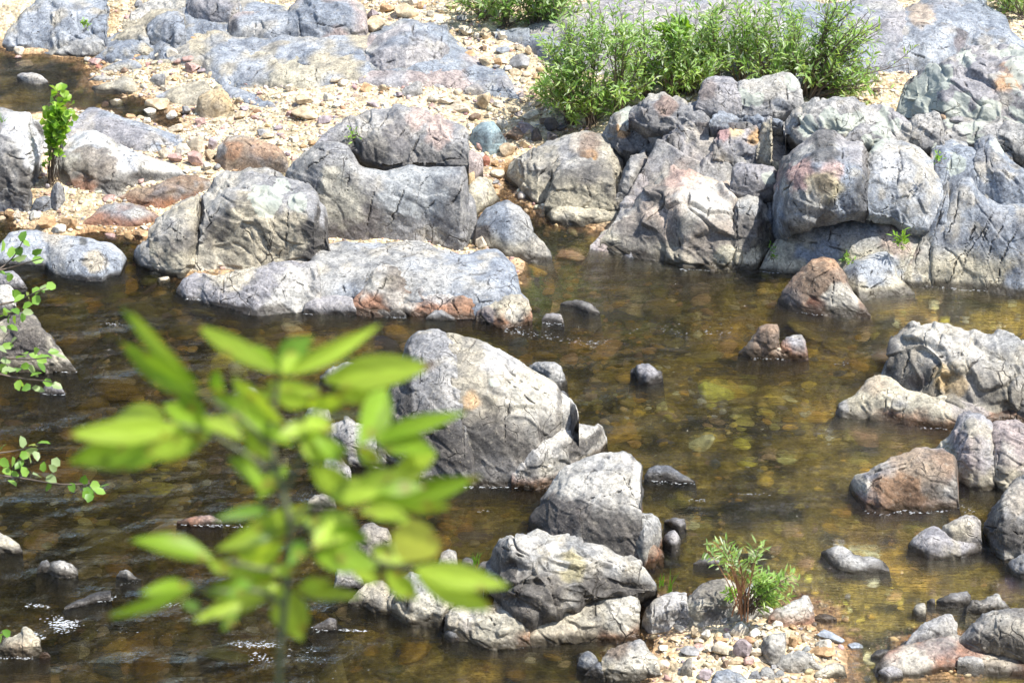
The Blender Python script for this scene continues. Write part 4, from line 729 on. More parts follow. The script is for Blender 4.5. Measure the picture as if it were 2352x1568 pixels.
rock('boulder', 'thin slate sheet lying flush in the gravel right of the buff boulder', [
 ("1440,580 1500,565 1600,590 1740,640 1830,690 1840,710", "1445,620 1600,680 1740,715 1838,718", dict(k=4., e=.8, lean=.6, col='blue', col2='mauve'))], 'a', wet=0, rough=.5, cells=.1)
rock('boulder', 'pitted buff boulder sitting in the gravel', [
 ("1308,720 1330,650 1400,600 1480,580 1530,620 1540,680", "1310,760 1360,788 1460,785 1540,740", dict(k=.8, e=.8, col='beige', col2='tan'))], 'a', wet=0, cells=.2)
rock('boulder', 'slate-topped rock with cream rim at the edge of the small far pool', [
 ("612,580 680,560 760,545 820,500 880,510 915,570 920,600", "615,585 640,610 760,615 870,630 920,610", dict(k=1.5, e=.75, col='blue', col2='beige'))], 'a', wet=.02, cells=.3)
rock('boulder', 'flat grey rock between the far outcrop and the slate-topped rock', [
 ("680,465 760,420 840,395 900,400 945,435", "682,472 800,480 945,455", dict(k=1.8, col='blue', col2='beige'))], 'a', wet=0)
rock('boulder', 'knobbly grey rock in the gravel left of the bedrock sheet', [
 ("1000,530 1040,490 1130,485 1200,500 1160,560 1100,585", "1002,540 1060,580 1110,590 1200,510", dict(k=1., col='grey', col2='beige'))], 'a', wet=0)
rock('boulder', 'pale flat stone lying in the small far pool', [
 ("118,500 140,487 200,485 270,500 322,545", "120,525 160,545 240,556 322,555", dict(k=.9, e=.6, col='pale', col2='mauve'))], 'a', wet=.01, cells=.1)
rock('boulder', 'low stone at the outlet of the small far pool', [
 ("592,530 640,505 700,497 770,525", "595,540 680,542 770,532", dict(k=1.5, col='grey', col2='beige'))], 'a', wet=.01)
# ------------------------------------------------------------------ right cliff
rock('bedrock', 'low rounded grey outcrop along the left foot of the right cliff', [
 ("1123,1180 1140,1090 1200,1030 1300,980 1420,920 1530,880 1640,868 1760,890 1830,930 1860,1010 1850,1100", "1125,1205 1180,1262 1230,1332 1320,1372 1400,1352 1600,1352 1850,1352", dict(k=1.1, e=.7, lean=.4, col='grey', col2='beige', stain=.5, band=.22, cracks="1450,1060 1420,1200 1390,1360|1500,1000 1400,1120 1300,1200|1240,1100 1230,1230|1310,1000 1260,1100", spots=((1620,945,60,(.5,.45,.38)), (1690,1035,40,(.5,.29,.12)), (1700,960,70,(.2,.15,.12))))),
 ("1388,1340 1440,1160 1500,1072 1590,1030 1700,1050 1800,1090 1862,1140 1855,1250 1815,1380", "1390,1375,.1 1500,1385,.1 1810,1395,.1", dict(k=.8, e=.6, lean=.35, col='grey', col2='dark', stain=.5, wet=0, band=.3, cracks="1660,1240 1690,1330|1560,1200 1640,1190 1700,1220", spots=((1680,1150,80,(.12,.115,.11)),))),
 ("1388,1430 1440,1372 1600,1368 1800,1388 1930,1388 1945,1440", "1390,1452 1440,1492 1600,1507 1720,1507 1900,1482 1945,1460", dict(k=.9, e=.6, z=0, col='beige', col2='ash', band=.2)),
 ("1850,1320 1910,1130 1960,1035 2050,990 2150,985 2172,1080 2135,1200 2050,1320", "1850,1390,.1 1950,1400,.1 2050,1350,.1", dict(k=.8, e=.7, lean=.3, col='grey', col2='beige', stain=.3, wet=0, spots=((2080,1100,60,(.17,.15,.14)),))),
 ("1775,880 1830,762 1900,722 1985,705 2050,760 2090,840 2170,870 2335,880 2360,1000 2300,1120", "1775,920,.35 1860,1010,.35 2050,1010,.35 2170,1110,.3 2300,1150,.3", dict(k=1., e=.65, lean=.5, col='grey', col2='dark', stain=.3, wet=0, cells=.9, cracks="1990,720 1960,850 1990,930|2070,860 2060,980|1900,800 1960,900|2180,880 2170,1050", spots=((1930,790,60,'lichen'), (1895,870,40,(.48,.28,.12))))),
 ("1950,740 2000,690 2080,630 2180,625 2260,650 2335,690 2460,740 2500,820", "1950,800,.6 2050,840,.6 2300,860,.6 2500,880,.6", dict(k=1., e=.65, lean=.4, col='pink', col2='grey', stain=.25, wet=0, cells=.8, cracks="2070,650 2040,800|2280,670 2260,800", spots=((2200,690,60,(.25,.18,.15)),)))], 'b')
rock('bedrock', 'conical pinkish outcrop with cracked white front rising from the pool at the cliff foot', [
 ("-485,1560 -400,1480 -260,1385 -200,1290 -140,1200 -60,1132 40,1108 150,1140 260,1180 370,1230 392,1290 405,1400 412,1600", "-480,1665 -380,1702 -200,1742 0,1772 60,1797 300,1802 412,1792", dict(k=1., e=.75, lean=.45, z=0, col='ash', col2='pale', stain=.45, band=.12, cells=.9, warm=.5, cracks="40,1400 20,1560 40,1790|200,1260 240,1400 200,1500|100,1280 90,1400|-200,1500 -60,1340 20,1270|120,1200 250,1250 380,1260|300,1300 330,1450|60,1650 300,1660", spots=((60,1160,130,(.46,.33,.28)), (-250,1560,120,(.15,.14,.13)), (200,1350,150,(.56,.55,.51)), (200,1640,160,(.24,.21,.18)), (-100,1300,70,(.16,.15,.14)), (340,1720,70,(.5,.47,.36))))),
 ("398,1420 420,1300 500,1280 590,1300 635,1330 690,1332 712,1380 705,1500 660,1650", "405,1792 500,1802 560,1795 640,1700 700,1600", dict(k=.7, e=.6, lean=.3, z=0, col='ash', col2='grey', stain=.5, band=.25, cracks="410,1300 420,1500 410,1780|540,1330 480,1420 600,1480|620,1340 640,1450 610,1550", spots=((500,1550,90,(.14,.13,.12)), (660,1400,50,(.56,.55,.5))))),
 ("385,1200 395,1100 440,1075 530,1090 620,1100 690,1110 690,1200 660,1290", "388,1290,.4 520,1310,.4 655,1300,.4", dict(k=.7, e=.6, col='mauve', col2='beige', stain=.4, wet=0, cracks="470,1090 490,1170 470,1260|540,1100 560,1230", spots=((640,1180,50,'lichen'),)))], 'c')
rock('bedrock', 'great overhanging cliff bulge with dark reddish hollow and a shadowed recess beneath', [
 ("568,1800 640,1660 720,1540 900,1440 1290,1390 1500,1480 1640,1560 1690,1600 1690,1750", "570,1795 700,1818 850,1835 1000,1860 1200,1880 1500,1900 1690,1905", dict(k=.55, e=.7, lean=.55, z=0, col='blue', col2='ash', band=.26, bl=.9, rough=.6, cells=.15, cracks="800,1600 950,1620 1100,1660 1240,1710|1050,1500 1020,1630|1240,1710 1420,1620|1440,1690 1350,1770|720,1560 640,1700 560,1795", spots=((1500,1560,120,(.42,.33,.28)),))),
 ("655,1330 690,1190 745,1050 830,960 900,920 960,868 1060,880 1150,930 1262,928 1290,1000 1300,1200 1300,1410", "660,1590,.12 700,1560,.25 760,1510,.42 880,1475,.5 1000,1445,.53 1200,1405,.58 1300,1412,.55", dict(k=1.1, e=.7, lean=-.05, skirt=.12, flare=-2.5, col='mauve', col2='blue', cells=.3, wet=0, stain=.5, cracks="1120,960 1125,1090|1280,940 1300,1200 1260,1330|850,1000 790,1200 720,1300|1110,1200 1060,1400|780,1330 880,1460|880,940 1000,960 1110,960", spots=((840,1180,110,(.40,.26,.23)), (1040,1150,80,(.42,.3,.27)), (1000,1260,110,(.46,.4,.25)), (950,1310,90,(.55,.5,.4)), (900,1400,110,(.34,.34,.33)), (1000,980,100,(.1,.1,.1)), (1000,1230,60,(.13,.11,.08))))),  # near-black patch below the lip paints the lip's cast shadow
 ("1235,1330 1262,1180 1290,1030 1340,950 1400,918 1520,930 1640,980 1740,1070 1800,1180 1822,1330", "1240,1412,.53 1330,1432,.5 1450,1450,.45 1560,1510,.4 1690,1520,.38 1820,1440,.42", dict(k=.9, e=.7, lean=.3, skirt=.12, flare=-2.0, col='blue', col2='ash', rough=.8, cells=.4, wet=0, cracks="1380,960 1390,1060 1310,1110|1490,920 1520,1080 1480,1250|1450,1240 1460,1330 1380,1420|1330,1140 1450,1110 1560,1160|1420,1060 1480,1110|1290,1260 1440,1260|1600,1000 1700,1080 1770,1180", spots=((1340,960,60,'lichen'), (1470,860,60,'lichen'), (1560,1170,80,(.46,.47,.48)), (1440,1110,90,(.48,.49,.5)), (1720,1150,60,(.4,.38,.33))))),  # the two pale blue-grey patches paint sunlit faces into the colour
 ], 'c', strike=1.2)
rock('bedrock', 'sheer grey cliff wall with parallel slanting joints and bleached foot at the right', [
 ("1490,1880 1600,1700 1680,1480 1740,1300 1790,1200 1830,1150 1860,1400 1880,1700", "1500,1902 1580,1907 1700,1907 1890,1918", dict(k=.35, e=.55, lean=.5, z=0, band=.24, cracks="1830,1200 1760,1500 1700,1700 1660,1900|1730,1500 1640,1640 1600,1800|1690,1480 1860,1520|1800,1400 1740,1560", spots=((1560,1680,90,(.44,.34,.29)),))),
 ("1805,1400 1850,1250 1920,1150 1985,1160 2000,1240 2080,1310 2150,1340 2335,1330 2500,1350", "1810,1910 1860,1917 2000,1927 2200,1962 2335,1977 2500,1992", dict(k=.35, e=.5, lean=.45, z=0, band=.25, bl=.95, cracks="1930,1170 1880,1400 1790,1700 1730,1905|2150,1370 2080,1500 1960,1700 1890,1915|2040,1430 1940,1650|2120,1430 2050,1640|2240,1400 2130,1620 2080,1760|2300,1500 2180,1760 2150,1950|1980,1240 2080,1320 2140,1350|1930,1640 2020,1560|2050,1520 2100,1640|2000,1560 1870,1780 1830,1915")),
 ("1985,1250 1990,1100 2010,950 2060,900 2110,870 2140,900 2190,1000 2240,1080 2400,1180 2500,1200 2500,1330", "1990,1290,.55 2080,1350,.5 2200,1380,.5 2500,1390,.5", dict(k=.8, e=.6, lean=.4, wet=0, cells=.7, cracks="2180,880 2200,1000 2335,1100|2100,890 2070,1000 2090,1180|2110,1050 2130,1200", spots=((2170,970,60,'lichen'), (2060,1050,60,(.19,.2,.22))))),
 ("1690,1250 1740,1060 1800,985 1900,965 2000,985 2080,1010 2150,1050 2210,1120 2300,1200 2420,1230 2600,1250", "1700,1480,.36 1850,1500,.36 2000,1470,.4 2200,1450,.42 2600,1450,.42", dict(k=.5, e=.7, lean=.6, wet=0, cells=.3, cracks="1860,1000 1830,1200 1760,1400|2060,1030 2010,1200 1930,1400|2210,1140 2120,1350", spots=((1890,1100,60,'lichen'), (2080,1100,50,(.2,.21,.23))))),
 ("1700,1120 1720,1000 1760,950 1850,930 1960,950 2010,1000 2000,1120 1940,1170", "1705,1160,.6 1800,1200,.55 1940,1180,.55", dict(k=.8, e=.65, lean=.4, wet=0, cells=.8, spots=((1900,1010,50,'lichen'), (1920,1120,40,'lichen'), (1700,1040,25,(.6,.48,.36))), cracks="1750,1000 1850,1080 1940,1110|1780,1120 1770,1180"))], 'c', col='blue', col2='grey', rough=.7, cells=.25, strike=1.25)
rock('bedrock', 'lichen-spotted knuckled rock crest along the top of the right cliff', [
 ("-60,900 0,830 40,760 110,690 190,665 260,730 290,830 300,960 280,1060", "-60,1060,.4 100,1080,.4 280,1080,.4", dict(cracks="130,760 110,900 70,1040|60,780 140,760 260,760|180,930 60,1060|0,870 100,900", spots=((290,770,60,'lichen'), (170,950,35,(.5,.46,.37)), (10,1060,60,(.3,.3,.3)), (200,800,70,(.36,.36,.37))))),
 ("280,930 300,850 380,830 440,850 560,810 600,900 620,1000 590,1090", "285,1060,.5 400,1100,.45 590,1100,.45", dict(col='pink', col2='tan', cracks="580,840 570,960 600,1060|380,870 370,960 420,1060|420,920 560,960", spots=((410,880,50,(.6,.46,.27)), (330,890,50,(.33,.2,.2)), (550,920,50,(.48,.3,.13)), (600,1000,45,(.25,.12,.05))))),
 ("570,900 600,800 640,770 720,790 790,800 780,880 720,980 650,1080", "575,1060,.5 640,1100,.5 700,1000,.6", dict(col='pink', col2='beige', cracks="700,830 640,980", spots=((700,830,35,'lichen'),))),
 ("240,800 290,740 400,760 520,760 620,780 720,800", "245,840,.7 460,860,.6 720,850,.7", dict(col='blue', col2='beige')),
 ("760,800 800,740 880,680 1050,650 1200,655 1290,700 1430,740 1550,770 1700,850 1760,900 1780,960", "765,900,.7 900,960,.7 1150,950,.75 1300,960,.7 1500,960,.7 1770,1000,.7", dict(k=1.2, lean=.6, lich=.25, cracks="880,700 860,800 780,900|1110,720 1130,860|1100,730 1250,760 1450,790|950,760 1100,760|1440,760 1500,860|1270,780 1200,850", spots=((890,850,60,'lichen'), (1200,820,80,'lichen'), (1380,800,55,'lichen'), (1040,790,60,'lichen'), (1080,840,50,(.12,.1,.07)), (1470,840,50,'lichen')))),
 ("1140,920 1200,850 1270,820 1370,850 1480,910 1500,960", "1145,960,.8 1300,960,.78 1500,970,.75", dict(k=.8, spots=((1400,870,70,'lichen'), (1340,970,60,'lichen'), (1290,930,40,'lichen')))),
 ("1500,880 1600,780 1750,740 1900,700 1950,780 1850,880 1760,960", "1510,960,.7 1650,990,.7 1760,1000,.7", dict(col='grey', lich=.3)),
 ("-560,1640 -420,1500 -200,1080 -60,900 110,785 260,780 420,800 560,790 760,770", "-560,1660,0 -300,1690,0 0,1725,0 300,1735,0 600,1720,0 760,1640,.02", dict(k=.15, e=.8, lean=1.55, res=3, cells=1.1, rough=1.1, stain=.35, warm=.4)),
 ("640,860 760,770 900,710 1050,700 1300,750 1500,800 1750,890 1850,910 2000,890 2250,910 2600,910", "640,1660,.02 900,1640,.02 1300,1640,.02 1750,1760,.02 2100,1800,.02 2600,1800,.02", dict(k=.15, e=.8, lean=1.75, res=3, cells=1.1, rough=1.1, stain=.35)),
 ], 'c', k=.9, e=.68, lean=.4, col='grey', col2='mauve', stain=.2, wet=0, cells=.9, rough=1.1, strike=.9)
rock('bedrock', 'lichen-topped rounded block at the highest point of the cliff crest under the willow', [
 ("150,690 175,600 200,540 240,512 330,503 395,520 425,580 420,720", "155,720,.75 250,750,.72 420,770,.7", dict(col='mauve', col2='grey', cracks="290,560 300,640|410,540 420,650", spots=((230,600,50,(.2,.17,.16)),))),
 ("400,600 430,535 520,508 640,490 780,488 830,520 857,600 862,670", "402,760,.7 520,775,.7 700,765,.7 862,710,.75", dict(col='grey', col2='blue', cracks="640,640 630,740|750,560 760,680|470,620 440,760|630,640 720,610|540,520 440,540", spots=((460,640,75,'lichen'), (780,540,60,'lichen'), (560,640,50,'lichen'), (560,500,40,'lichen'), (700,690,50,(.34,.36,.39)))))], 'c', k=.9, e=.6, lean=.35, wet=0, cells=.5)
rock('bedrock', 'brownish lichen-covered ridge climbing to the right frame edge above the cliff wall', [
 ("1478,750 1500,650 1540,555 1575,510 1700,440 1850,370 1950,300 2050,270 2200,258 2335,290 2500,300", "1480,760,.55 1600,800,.6 1800,900,.6 2000,900,.6 2335,960,.6 2500,960,.6", dict(k=1.3, e=.8, lean=.6, col='mauve', col2='grey', lich=.35, cracks="1890,460 1890,550|2060,480 2050,600|1930,540 1960,620|1540,560 1500,700|1700,480 1640,650|2000,420 2150,500|1640,700 1800,760 1950,700", spots=((1760,520,80,'lichen'), (1680,570,70,'lichen'), (1940,380,60,'lichen'), (1900,700,60,'lichen'), (1680,690,40,'lichen'), (2220,560,80,(.42,.25,.13)), (2310,480,70,'lichen'), (1560,560,50,(.1,.09,.085))))),
 ("1580,840 1700,740 1900,640 2100,600 2335,620 2500,640", "1590,900,.55 1750,950,.55 2000,960,.55 2500,1000,.55", dict(k=1.2, e=.75, lean=.6, col='mauve', col2='grey', lich=.3, cracks="2040,740 2000,860|1800,700 1850,820|2200,650 2100,820", spots=((1900,730,60,'lichen'), (1800,830,50,(.44,.3,.18)), (2230,580,40,'lichen')))),
 ("1740,930 1820,860 1900,830 2050,800 2200,800 2335,830 2500,850", "1745,970,.6 2000,960,.6 2200,1010,.6 2500,1060,.6", dict(k=1., e=.7, lean=.5, col='grey', col2='ash', lich=.2, cracks="1800,870 1860,930|2030,840 2010,930|2170,870 2190,960 2335,1060"))], 'c', cells=.9, stain=.25, wet=0)
rock('bedrock', 'pale blue wavy bedrock sheet behind the willow thicket at the top right', [
 ("1340,300 1400,150 1480,60 1700,-60 2000,-60 2100,30 2230,90 2250,200 2400,330 2500,400", "1345,480 1500,470 1700,500 2000,420 2500,480", dict(k=2.4, e=.8, lean=1.2, col='blue', col2='mauve', cracks="1600,180 1800,200|1400,260 1600,230|1570,340 1750,330 1900,320|1760,180 1600,140|1800,30 1850,60|1500,330 1700,400|1440,250 1560,120", spots=((1910,240,45,(.09,.08,.085)), (1910,300,35,(.2,.18,.19)), (1650,110,70,(.46,.37,.28)))))], 'c', wet=0, rough=.8, cells=.4)
rock('bedrock', 'grey-mauve bedrock seen through the willow thicket at the top centre', [
 ("-1000,200 -700,30 -300,-60 0,-80 400,-80 620,-40 860,-60 1000,0 1200,-40 1480,-60 1520,100 1500,300", "-760,320 -600,480 -300,560 0,560 400,560 900,560 1200,560 1500,500", dict(k=2.6, e=.8, lean=1.0, col='mauve', col2='blue', cracks="-100,0 0,150 200,250|500,0 480,200|-400,100 -200,200|820,0 860,150|900,100 1000,90", res=5))], 'c', wet=0, rough=.9)
# ------------------------------------------------------------------ labels for single loose stones, from what they lie beside
MARKS = [('the small far pool', 130, 205), ('the pitted buff boulder', 490, 240), ('the long rounded far outcrop', 200, 85), ('the wide bedrock sheet', 620, 175), ('the cracked mauve block', 975, 110), ('the willow thicket', 1400, 190),
         ('the teal boulder', 1120, 322), ('the angular brown boulder', 580, 350), ('the slate-blue ramp', 270, 290), ('the white-topped slab', 280, 385), ('the leafy seedling', 122, 400), ('the block-shaped boulder', 600, 500),
         ('the flat blue-grey boulder', 140, 580), ('the tall smooth slab', 900, 380), ('the grey wedge', 945, 215), ('the undercut outcrop', 650, 75), ('the pink slab', 1110, 205), ('the smooth blue hump', 1250, 120),
         ('the willow sprig', 1705, 1340), ('the mottled grey boulder', 1775, 1500), ('the white blocky rock', 1830, 1405), ('the bottom pair of rocks', 1470, 1530), ('the domed front boulder', 1330, 1380), ('the rusty-footed slab', 275, 495), ('the dark wet hollow', 1230, 310), ('the slate sheet', 555, 225), ('the slate-topped rock', 265, 200)]
USED = set()
def where(px, py):
    ds = sorted(((px-x)**2+((py-y)*1.6)**2, n, px-x, py-y) for n, x, y in MARKS)
    def one(q):
        dd, n, dx, dy = q; a = math.degrees(math.atan2(-dy*1.5, dx)) % 360; d = math.sqrt(dd)
        r = ['right of', 'behind and right of', 'behind', 'behind and left of', 'left of', 'in front and left of', 'in front of', 'in front and right of'][int((a+22.5)//45) % 8]
        return ('just ' if d < 60 else '' if d < 150 else 'well ')+r+' '+n, n
    return [one(q) for q in ds[:4]]
def stone_label(px, py, wd, hg, col, noun='stone'):
    sh = 'flat' if hg < .42*wd else 'upright' if hg > .95*wd else 'blocky' if int(px*7+py*3) % 2 else 'rounded'
    sz = 'tiny' if wd < 14 else 'small' if wd < 24 else 'mid-sized' if wd < 40 else 'large'
    wh = where(px, py); cands = []
    for k in range(3): cands.append(f"{sz} {sh} {col} {noun} {wh[k][0]}")
    for k in (1, 2, 3): cands.append(f"{sz} {sh} {col} {noun} {wh[0][0]}, towards {wh[k][1]}")
    for k in (1, 2, 3):
        for q in ('lone', 'half-buried', 'smooth'): cands.append(f"{sz} {sh} {col} {noun} {wh[k][0]}, away from {wh[0][1]}" if q == 'lone' else f"{q} {sz} {sh} {col} {noun} {wh[k][0]}")
    for c in cands:
        if c not in USED and len(c.split()) <= 16: USED.add(c); return c
    return cands[0]
def stones(crop, data, z=None, group='loose stones on the gravel', **kw):
    ox, oy, k = CROP[crop]
    for t in data.split('|'):
        x, y, w_, h_, c = t.split()[:5]; x, y, w_, h_ = float(x), float(y), float(w_), float(h_)
        stone(x, y, w_, h_, c, stone_label(ox+x*k, oy+y*k, w_*k, h_*k, c), group=group, crop=crop, z=z, **kw)
stones('a', "130 365 85 48 buff|118 400 60 32 pink|175 447 130 42 tan|580 415 60 36 cream|640 432 110 46 pink|655 457 60 28 red|900 390 75 42 orange|1055 388 55 34 buff|1135 402 105 72 cream|1185 437 60 42 pink|1265 424 110 54 pink|1275 487 120 76 pink|1380 457 50 32 orange|825 490 65 38 brown|780 712 100 52 buff|700 718 50 36 pink|1045 742 170 86 tan|1008 777 105 56 cream|1150 802 90 60 cream|875 792 80 32 orange|1180 887 140 62 buff|1105 610 75 46 buff|1310 1032 130 126 buff|1215 1042 110 86 cream|1095 1062 100 78 buff|1165 1087 105 72 pink|1300 1120 150 96 pink|1415 1000 70 72 mauve|1405 1077 90 78 tan|1375 1142 70 62 cream|1445 1142 60 48 grey|2030 802 215 82 tan|2040 702 150 62 tan|1600 797 90 52 tan|310 1527 132 98 orange|450 1542 140 98 orange|230 1472 90 62 cream|120 1467 65 48 buff|55 1457 75 58 orange|390 1562 110 58 cream|720 1347 100 54 pink|795 1352 42 30 tan|1330 835 90 44 pink|1620 745 80 40 mauve|2160 830 110 50 mauve|1950 950 90 36 buff|1780 930 90 40 tan|2250 560 100 44 buff|1260 640 60 34 buff|1240 770 80 60 grey|940 800 60 28 tan|1500 860 70 36 cream|1700 800 60 34 pink|1020 600 44 24 tan|1480 500 60 30 cream|1730 640 50 28 pink|1850 660 64 34 buff|1080 1000 60 40 tan|1010 1055 52 36 buff|1245 1165 60 34 cream|1400 1168 64 34 tan|10 1490 60 46 tan|300 1480 50 34 cream|760 1500 60 26 pink|960 1530 60 24 cream")
stones('b', "240 242 160 132 tan|235 132 95 72 mauve|440 122 200 95 tan|330 92 110 60 orange|620 117 62 48 cream|700 95 80 44 buff|850 242 112 72 buff|985 262 82 82 tan|935 260 60 38 cream|1075 252 92 48 cream|975 347 70 48 brown|1100 362 106 48 blue-grey|880 392 102 52 orange|980 447 82 78 tan|1065 442 62 54 orange|1215 342 72 46 buff|1277 372 56 62 tan|1220 462 155 102 grey|1135 477 62 42 white|1195 502 100 42 tan|970 732 112 118 tan|1290 807 132 68 buff|920 807 92 54 brown|1105 872 92 80 cream|820 752 165 56 buff|185 612 100 60 orange|45 577 90 52 buff|690 662 110 36 cream|730 700 130 44 buff|240 720 96 40 mauve|1080 720 80 46 cream|1180 760 90 50 tan|1010 790 70 40 buff|1330 720 80 50 tan|560 690 80 34 buff|420 700 70 34 tan|1240 560 80 44 buff|1190 620 66 40 cream|800 330 90 40 tan|870 310 70 40 buff|760 60 90 44 tan|60 20 90 50 tan|560 60 90 50 orange|500 35 80 44 buff|1240 690 70 40 tan|1120 930 60 44 brown|600 770 70 30 buff")
stones('b', "1250 892 122 86 mauve|1325 947 82 98 dark|1430 892 112 106 dark|1425 957 96 70 dark|1180 942 130 76 brown|1130 1047 112 84 tan|990 1112 62 78 red|1055 1192 120 62 buff|1200 900 70 50 brown|1380 830 90 50 brown|1500 880 100 50 dark|1240 990 90 60 tan|1050 1115 60 50 orange|1060 1230 60 30 grey|1055 1260 50 34 orange|930 1180 40 36 cream|1180 1010 60 40 brown", group='stones in the damp hollow of the side stream')
stones('e', "950 160 92 86 buff|1325 588 66 44 mauve", group='stones wedged along the river rocks')
stones('d', "1090 415 96 68 buff|1015 412 70 30 red|905 282 70 26 red|745 105 110 42 pink|955 90 120 50 orange|860 95 80 36 orange|1040 350 110 44 slate".replace('slate', 'grey'), group='stones in the shallow left channel')
stones('i', "42 1240 92 66 cream|140 1272 90 78 tan|220 1292 84 72 cream|440 1262 145 90 cream|530 1285 98 74 cream|325 1312 96 56 orange|555 1345 50 56 cream|545 1395 92 56 buff|325 1390 135 92 buff|465 1412 140 122 mauve|1005 1362 122 84 cream|520 1430 66 44 cream|205 1548 105 72 mauve|110 1390 140 66 grey|350 1290 90 60 grey|170 1310 80 46 buff|620 1210 90 40 buff|780 1365 50 44 buff|800 1330 90 70 orange|870 1300 70 50 buff|830 1310 50 40 orange|590 1260 70 44 cream|690 1200 90 50 cream|910 1220 80 40 orange|10 1300 80 40 tan|0 1400 80 36 orange|100 1450 60 30 buff|390 1500 60 30 cream|250 1430 70 36 tan|540 1500 60 30 buff|420 1450 150 52 tan|820 1430 40 26 cream|345 1466 60 60 brown", group='stones on the gravel bar')
for t_ in ("1010 1405 245 92 orange rusty grey slab with an orange underside on the gravel bar's waterline", "1040 1292 215 66 blue-grey thin blue-grey slab behind the cream oval stone on the gravel bar", "1200 1345 130 42 blue-grey pair-like low grey stone at the gravel bar's right waterline"):
    q = t_.split(' ', 5); stone(float(q[0]), float(q[1]), float(q[2]), float(q[3]), q[4], q[5].replace('pair-like ', ''), group='stones on the gravel bar', crop='i')
stone(1545, 262, 225, 100, 'orange', 'orange slab lying under water beside the triangular blue-grey boulder', name='submerged_stone', crop='e', z=-.10, group='stones under the pool water')

# ------------------------------------------------------------------ gravel and riverbed cobbles: uncountable masses
def visible_mask(px, py, X):
    out = np.ones(len(px), bool); o = Vector((0, 0, H))
    for i in range(len(px)):
        v = Vector(X[i])-o; d = v.length; v.normalize()
        for t in ROCK_TREES:
            h = t.ray_cast(o, v, d-.02)
            if h[0] is not None: out[i] = False; break
    return out
def pile(name, label_kind, cx, cy, cz, sizes, cols, ico, flat=(.45, .8), sink=.35, seed=1):
    r = np.random.default_rng(seed); vs = [stone_shape(ico, 900+i, 9, .7, .0) for i in range(14)]; n = len(cx); nvv = len(ico[0])
    idx = r.integers(0, 14, n); base = np.stack(vs)[idx]
    sc = np.stack([sizes*r.uniform(.8, 1.25, n), sizes*r.uniform(.6, 1.0, n), sizes*r.uniform(*flat, n)], 1)
    base = base*sc[:, None, :]; a = r.uniform(0, 6.28, n); tl = r.normal(0, .22, n)
    x, y, z = base[..., 0], base[..., 1], base[..., 2]
    z, x = z*np.cos(tl)[:, None]-x*np.sin(tl)[:, None], z*np.sin(tl)[:, None]+x*np.cos(tl)[:, None]
    X = x*np.cos(a)[:, None]-y*np.sin(a)[:, None]+cx[:, None]; Y = x*np.sin(a)[:, None]+y*np.cos(a)[:, None]+cy[:, None]
    Z = z+(cz+sc[:, 2]*(1-2*sink)*.8)[:, None]
    V = np.stack([X, Y, Z], -1).reshape(-1, 3); Fc = (ico[1][None]+(np.arange(n)*nvv)[:, None, None]).reshape(-1, 3)
    o = build(name, V, Fc, M_STONE, {'col': np.repeat(cols, nvv, 0)}, smooth=True); o['kind'] = 'stuff'; return o
def pick_cols(n, names, wts, r):
    c = np.array([SCOL[k] for k in names])[r.choice(len(names), n, p=np.array(wts)/sum(wts))]
    return np.clip(c*r.uniform(.72, 1.2, n)[:, None]*r.uniform(.93, 1.07, (n, 3)), .02, .8)
r = np.random.default_rng(5); n = 90000
gx = r.uniform(-3.9, 4.9, n); gy = r.uniform(10.6, 24.5, n); gz = terr(gx, gy)
fw = gy*CP+(H-gz)*SP; sx = gx/fw*F+CXP; sy = CYP-((gz-H)*CP+gy*SP)/fw*F
ok = (gz > -.035) & (np.abs(sx-1176) < 1330) & (sy > -140) & (sy < 1640) & ((sx < 1330) | (sy > 1300) | (sy < 330))
ok &= r.uniform(0, 1, n) < np.where(gz < .0, .45, 1)
gx, gy, gz, sx, sy = gx[ok], gy[ok], gz[ok], sx[ok], sy[ok]
vm = visible_mask(sx, sy, np.stack([gx, gy, gz+.02], 1)) | (r.uniform(0, 1, len(gx)) < .12)
gx, gy, gz = gx[vm], gy[vm], gz[vm]; n = len(gx)
sizes = np.clip(.0105*np.exp(r.normal(0, .5, n)), .006, .05)
cols = pick_cols(n, ['buff', 'cream', 'tan', 'orange', 'pink', 'grey', 'mauve', 'white', 'brown'], [28, 26, 18, 7, 9, 5, 4, 6, 3], r)
wetm = (gz < .01)[:, None]; cols = np.where(wetm, cols*np.array([.62, .5, .36]), cols)
bigm = sizes > .022
pile('gravel', '', gx[~bigm], gy[~bigm], gz[~bigm], sizes[~bigm], cols[~bigm], ICO1, seed=3)
pile('coarse_gravel', '', gx[bigm], gy[bigm], gz[bigm], sizes[bigm], cols[bigm], ICO2, seed=4)
n = 26000; bx = r.uniform(-4, 4.4, n); by = r.uniform(10.3, 21.5, n); bz = terr(bx, by)
dn = fbm(np.stack([bx*.9, by*.9, 0*bx], 1), 3, 55); keep = (bz < -.02) & (r.uniform(0, 1, n) < .32+.6*sstep(-.2, .4, dn)) & (np.abs(bx/(by*CP+(H-bz)*SP)*F) < 1300)
bx, by, bz = bx[keep], by[keep], bz[keep]; n = len(bx); sizes = np.clip(.030*np.exp(r.normal(0, .5, n)), .012, .12)
sizes = np.minimum(sizes, .02+np.maximum(-bz, .02)*1.6)
cols = pick_cols(n, ['golden', 'olive', 'tan', 'orange', 'brown', 'dark', 'buff'], [30, 34, 8, 5, 10, 12, 3], r)*np.array([1.25, 1.25, 1.05])
